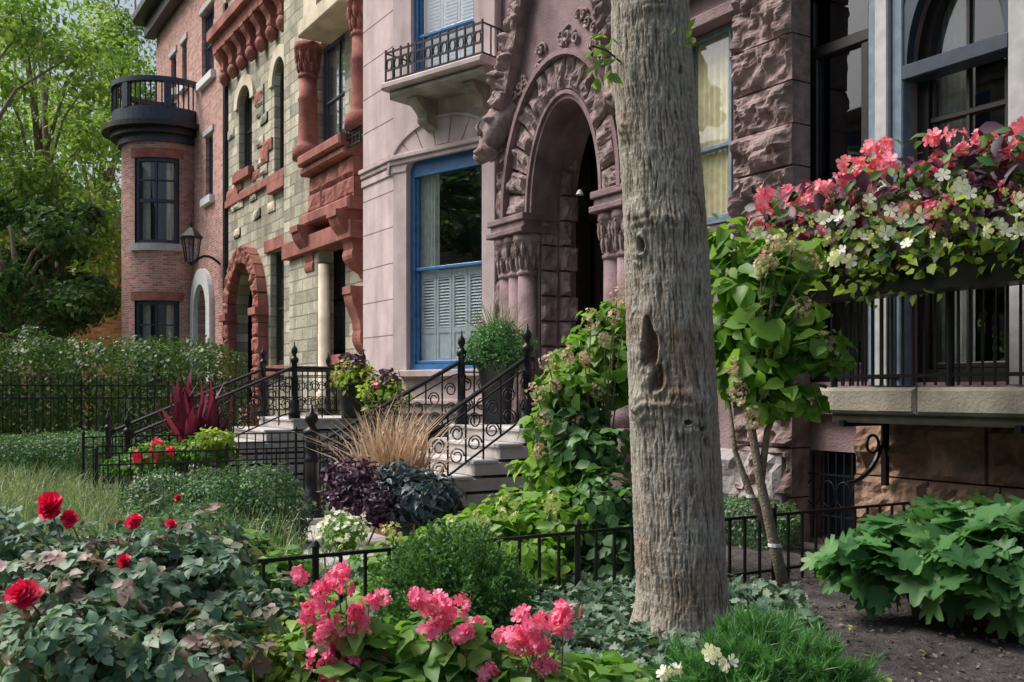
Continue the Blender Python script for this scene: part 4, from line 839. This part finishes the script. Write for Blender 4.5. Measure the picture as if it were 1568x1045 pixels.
def v2(o,c):
    P,N_=blob(c+[0,0,.14],(.46,.46,.36),9000,shell=.8,lump=.3); foliage(o,'leaves',P,N_,jit(len(P),.03,.06),'oval',LPINE)
    n=90; al=np.c_[rng.normal(size=(n,2))*.6,np.ones(n)]; foliage(o,'grass',np.tile(c+[0,0,.2],(n,1)),np.c_[rng.normal(size=(n,2)),np.zeros(n)],jit(n,.45,.75),'blade',LGRS,al); heads(o,[c+[-.1,-.2,.5]],.05,6,.05,FPNK)
planter('tall_entry_planter',(-11.95,7.05,1.1),.27,.9,v2)
def hyd(name,lst,n,size,mat,fl,fm=FBEI,fr=.07,base=None,tr=None):
    o=Obj(name); P,N=multi(lst,n,shell=.75,lump=.35,up=.7); foliage(o,'leaves',P,N,jit(len(P),size*.6,size*1.25),'wide',mat)
    heads(o,fl,fr,40,.032,fm,part='flower_panicle',flat=1.3)
    b0=base if base is not None else np.array([lst[0][0][0],lst[0][0][1],0])
    if tr:
        for t in tr: o.add(tube(t[0],t[1],7),BARK2,'trunk',None,True)
        for t in tr[:2]:
            p=np.array(t[0][1]); o.add(tube([p-[0,0,.012],p+[0,0,.012]],t[1][1]*1.15,10),WHITE,'tree_tie')
    stems(o,b0,[l[0] for l in lst]+[f for f in fl],.008); o.done()
fl=[at(x,y,8.4) for x,y in ((838,555),(850,590),(832,640),(905,490),(945,450),(940,485),(915,600),(825,690),(895,550),(960,460),(820,600),(870,545),(880,640),(925,520))]
hyd('hydrangea_shrub',[bl(908,545,8.9,52,42,.32),bl(872,595,8.7,52,32,.32),bl(940,497,9,34,36,.25),bl(862,660,8.7,45,36,.32),bl(950,560,8.8,40,60,.3),bl(855,720,8.6,40,32,.32)],1700,.135,LHYD,fl)
hyd('hydrangea_shrub',[bl(905,690,8.4,55,42,.32),bl(925,780,8.0,55,55,.35),bl(940,860,7.8,55,60,.3),bl(885,640,8.6,40,32,.3)],1600,.12,LHYD2,[at(835,785,7.9)],FGRN)
hyd('hydrangea_shrub',[bl(800,790,8.2,70,40,.4),bl(740,815,8.0,50,35,.35),bl(850,800,7.9,55,45,.35),bl(690,835,7.9,50,30,.3),bl(810,865,7.3,60,45,.3)],1700,.115,LHYD,[at(x,y,7.4) for x,y in ((775,780),(733,797),(845,770),(790,850),(735,830),(690,810))],FGRN,.085)
hyd('hydrangea_shrub',[bl(640,850,7.7,50,30,.3),bl(600,865,7.6,35,28,.3),bl(480,925,6.7,60,28,.3),bl(560,915,6.8,50,28,.3)],1000,.10,LBEG,[at(600,820,7.4),at(672,842,7.4),at(632,845,7.4)],FGRN,.09)
tb=at(1205,922,7.45); tb[2]=0
tr=[([tb,at(1186,835,7.4),at(1165,740,7.4),at(1150,650,7.4),at(1155,560,7.4)],[.05,.042,.035,.03,.012]),([at(1185,830,7.45),at(1150,760,7.5),at(1125,690,7.5),at(1115,600,7.5)],[.03,.03,.02,.01]),([at(1165,740,7.4),at(1175,660,7.4),at(1200,600,7.4),at(1215,520,7.4)],[.03,.025,.02,.01])]
fl=[at(x,y,7.15) for x,y in ((1265,520),(1275,540),(1130,600),(1165,410),(1215,380),(1240,400),(1120,560),(1190,370),(1180,395),(1150,640),(1230,470))]
hyd('hydrangea_tree',[bl(1150,440,7.5,60,50,.35),bl(1205,400,7.5,50,35,.3),bl(1190,500,7.4,65,40,.35),bl(1240,535,7.3,48,35,.3),bl(1160,570,7.5,55,40,.3),bl(1108,375,7.7,28,40,.2),bl(1200,610,7.4,55,25,.3),bl(1120,520,7.6,40,50,.3)],1050,.155,LHYD,fl,base=at(1160,600,7.4),tr=tr)
shrub('oakleaf_hydrangea',[bl(1415,830,6.7,65,45,.4),bl(1340,860,6.6,50,40,.3),bl(1485,860,6.4,70,50,.42),bl(1555,830,6.4,60,65,.42),bl(1455,795,6.9,45,22,.28),bl(1575,875,6.2,60,45,.35)],820,.22,'lobe',LLOB,dict(shell=.6,up=1.2,lump=.4))
# --- flower box ---
o=Obj('balcony_flower_box'); yb=6.85
o.add(cbox(-6.5,-3.2,yb-.16,yb+.14,2.33,2.55),IRON,'trough')
def fr(n,zlo,zhi,sy=.24,x0=-6.62,x1=-3.4,dy=-.08):
    P=np.c_[jit(n,x0,x1),yb+dy+rng.normal(size=n)*sy,np.zeros(n)]; t=(P[:,0]+6.95)/2.5; P[:,2]=zlo+(zhi-zlo)*rng.random(n)+.14*np.clip(t,0,1)+.1*vn(P*3,2)*1.; k=(P[:,0]>-6.45)|((P[:,2]<3.1)&(P[:,2]>2.55)); return P[k],rng.normal(size=(k.sum(),3))*.6+[.1,-.6,.6]
for (n,lo,hi,tpn,s,mt,pn) in ((1100,2.45,3.1,'oval',.12,LHYD2,'green_leaves'),(1000,2.5,3.2,'oval',.14,LPUR,'purple_leaves'),(330,2.8,3.25,'oval',.13,LCOR,'red_leaves'),(1300,2.28,2.80,'wide',.085,LLIM,'lime_leaves'),(450,2.9,3.25,'oval',.12,LBEG,'bright_leaves')):
    P,N_=fr(n,lo,hi); foliage(o,pn,P,N_,jit(len(P),s*.6,s*1.25),tpn,mt)
P,N_=fr(80,3.04,3.34,.2,dy=-.14); heads(o,P,.07,11,.085,FCOR)
P,N_=fr(14,2.55,2.85,.05,dy=-.5); heads(o,P,.05,6,.07,FPNK)
P,N_=fr(60,2.45,2.9,.06,dy=-.62); foliage(o,'white_flower',P,rng.normal(size=P.shape)*.4+[.9,-.7,.2],jit(len(P),.09,.125),'flower',FWHT)
P,N_=fr(90,2.42,2.85,.08,dy=-.55); foliage(o,'green_flower',P,rng.normal(size=P.shape)*.5+[.8,-.7,.2],jit(len(P),.05,.08),'flower',FGRN)
o.done()
def conifer(name,lst,n,k,size,mat,spread=.5,lump=.25,tp='needle',shoot=1.6):
    o=Obj(name); P,N_=multi(lst,n,shell=.5,lump=lump,up=.6,fq=4); rn=np.repeat(rng.random(len(P)),k); P=np.repeat(P,k,0); N_=np.repeat(nrm(N_),k,0)
    P=P+nrm(N_)*(rng.random((len(P),1))*size*shoot)
    al=N_+spread*rng.normal(size=P.shape)+[0,0,.3]; foliage(o,'needles',P,rng.normal(size=P.shape),jit(len(P),size*.6,size*1.2),tp,mat,al,np.clip(rn*.6+.4*rng.random(len(rn)),0,1)); c=lst[0][0]
    o.add(tube([(c[0],c[1],0),c],[.04,.02]),BARK2,'trunk'); o.done()
conifer('dwarf_spruce',[bl(690,905,5.6,92,75),bl(700,860,5.6,60,50),bl(770,915,5.7,50,45),bl(640,900,5.6,50,60),(at(690,960,5.6),(.4,.4,.28))],2600,14,.026,LSPR,.9,.3,'dia',3.2)
conifer('mugo_pine',[bl(1180,1045,4.5,90,55),bl(1110,1060,4.4,68,48),bl(1250,1065,4.4,62,45),bl(1160,1005,4.6,55,30)],700,48,.08,LPINE,.6)
o=Obj('white_impatiens'); heads(o,[at(1090,1000,3.9),at(1113,1015,3.9),at(1018,1030,3.9),at(1035,1027,3.9)],.018,4,.05,FWHT); stems(o,at(1080,1120,3.9)*[1,1,0],[at(1090,1000,3.9),at(1113,1015,3.9),at(1018,1030,3.9)],.003,LPINE); o.done()
o=Obj('ivy_groundcover'); n=13000
P=np.c_[jit(n,-7.6,-3.2),jit(n,.6,5.4),np.zeros(n)]; P[:,2]=.06+.12*rng.random(n)+.06*vn(P*2,6); kk=((P[:,0]+P[:,1]*.55)<-1.85+.3*vn(P*2,3)); P=P[kk]
foliage(o,'leaves',P,rng.normal(size=P.shape)*.5+[0,-.2,1],jit(len(P),.045,.085),'lobe',LIVY); o.done()
o=Obj('rose_bush')
ls=[bl(60,900,4.6,90,80,.4),bl(180,900,4.5,80,80,.4),bl(280,890,4.7,75,85,.35),bl(120,990,4.0,110,70,.4),bl(300,1000,4.1,90,70,.35),bl(390,960,4.6,50,60,.3),bl(0,840,5,60,60,.35),bl(260,830,5.2,60,50,.3)]
P,N_=multi(ls,2300,shell=.9,lump=.7,up=.7)
N_=nrm(N_); ax=nrm(rng.normal(size=P.shape)+[0,0,-.2]); ax=nrm(ax-(ax*N_).sum(1)[:,None]*N_); sd_=np.cross(ax,N_)
Pl=[];Nl=[];Al=[];Rn=[]; rn0=np.clip(rng.random(len(P))*.8+.2*(vn(P*2.5,5)+.5),0,1)
for (f,sdv,dr_) in ((.0,1,.9),(.0,-1,.9),(.45,1,.7),(.45,-1,.7),(.8,0,0)):
    Pl.append(P+ax*f*.075); Al.append(ax+sd_*sdv*dr_*1.3+.2*rng.normal(size=P.shape)); Nl.append(N_+.25*rng.normal(size=P.shape)); Rn.append(rn0)
Pl=np.concatenate(Pl);Nl=np.concatenate(Nl);Al=np.concatenate(Al)
foliage(o,'leaves',Pl,Nl,jit(len(Pl),.04,.07),'wide',LROSE,Al,np.concatenate(Rn))
rs=[at(78,780,4.6),at(106,795,4.6),at(205,800,4.5),at(190,860,4.2),at(35,910,4.0),at(262,803,4.6),at(272,762,5)]
for i,r in enumerate(rs):
    s=(.10,.06,.06,.055,.10,.04,.03)[i]; d=nrm(rng.normal(size=(7,3))*.35+[.6,-.5,.6]); foliage(o,'rose_bloom',np.tile(r,(7,1))+rng.normal(size=(7,3))*s*.12,d,s,'rose',FRED)
stems(o,at(180,1150,4.6)*[1,1,0],rs+[l[0]+[0,0,l[1][2]] for l in ls]+[l[0]+[.1,0,l[1][2]*.8] for l in ls],.006); o.done()
def beg(px,py,d,fls,nl,w_,h_):
    o=Obj('pink_begonia'); P,N_=multi([bl(px,py+40,d,w_,h_,.25)],nl,shell=.9,up=1.2); foliage(o,'leaves',P,N_,jit(len(P),.07,.14),'wide',LBEG)
    pts=[at(x,y,d-.14+random.uniform(-.1,.08)) for x,y in fls]; pts2=[p+rng.normal(size=3)*.035 for p in pts]; heads(o,pts+pts2,.034,9,.05,FPNK); stems(o,at(px,1150,d)*[1,1,0],pts,.004,BARK2); o.done()
beg(530,960,4.3,[(490,905),(478,935),(500,918),(548,935),(530,900),(505,950),(520,990),(535,1000),(510,1005),(560,1010),(480,965),(590,1035),(515,888),(547,945),(500,1030),(565,925)],290,75,80)
beg(680,960,4.3,[(655,925),(670,918),(678,950),(640,915),(715,965),(720,975),(665,960),(740,1035),(690,935)],270,75,65)
beg(815,1010,4.2,[(800,975),(835,950),(860,950),(815,965),(790,985),(855,940),(800,990),(840,1025),(862,968),(825,985)],240,70,55)
shrub('sedum_groundcover',[bl(375,985,4.5,70,35,.3),bl(440,1000,4.4,60,40,.3),bl(460,960,5.2,60,35,.3)],2200,.05,'oval',LLIM,dict(shell=.6,up=1))
shrub('hosta_plant',[bl(640,1030,4.3,90,30,.35),bl(900,1040,4.5,70,25,.3),bl(560,1050,4.1,80,30,.3)],380,.13,'wide',LBEG,dict(shell=.8,up=1.5))
shrub('leafy_perennial',[bl(350,835,7.2,60,25,.3),bl(420,865,7.1,45,24,.3)],420,.10,'wide',LBEG,dict(shell=.8,up=1.5))
# =================== LIGHT, WORLD, CAMERA ===================
sd=Vector((-.55,-.62,1.05)).normalized(); el=math.asin(sd.z)
wd=bpy.data.worlds.new('World'); sc.world=wd; wd.use_nodes=True; nt=wd.node_tree
sk=nt.nodes.new('ShaderNodeTexSky'); sk.sky_type='NISHITA'; sk.sun_disc=False; sk.sun_elevation=el; sk.sun_rotation=math.atan2(sd.x,sd.y); sk.air_density=1.0; sk.dust_density=6; sk.ozone_density=.6
nt.links.new(sk.outputs[0],nt.nodes['Background'].inputs[0]); nt.nodes['Background'].inputs[1].default_value=.15
sl=bpy.data.lights.new('sun','SUN'); sl.energy=3.5; sl.angle=math.radians(30); sl.color=(1,.96,.9); so=bpy.data.objects.new('sun',sl); sc.collection.objects.link(so); so.rotation_euler=sd.to_track_quat('Z','Y').to_euler()
cam=bpy.data.cameras.new('camera'); co=bpy.data.objects.new('camera',cam); sc.collection.objects.link(co); sc.camera=co
cam.lens=36*F/1568; cam.sensor_width=36; cam.shift_y=(HY-522.5)/1568; cam.clip_end=600; cam.clip_start=.05
co.location=(0,0,EH); co.rotation_euler=(math.pi/2,0,math.atan2(-DV[0],DV[1]))
sc.view_settings.view_transform='Standard'; sc.view_settings.look='None'; sc.view_settings.exposure=0
print('objs',len(bpy.data.objects))
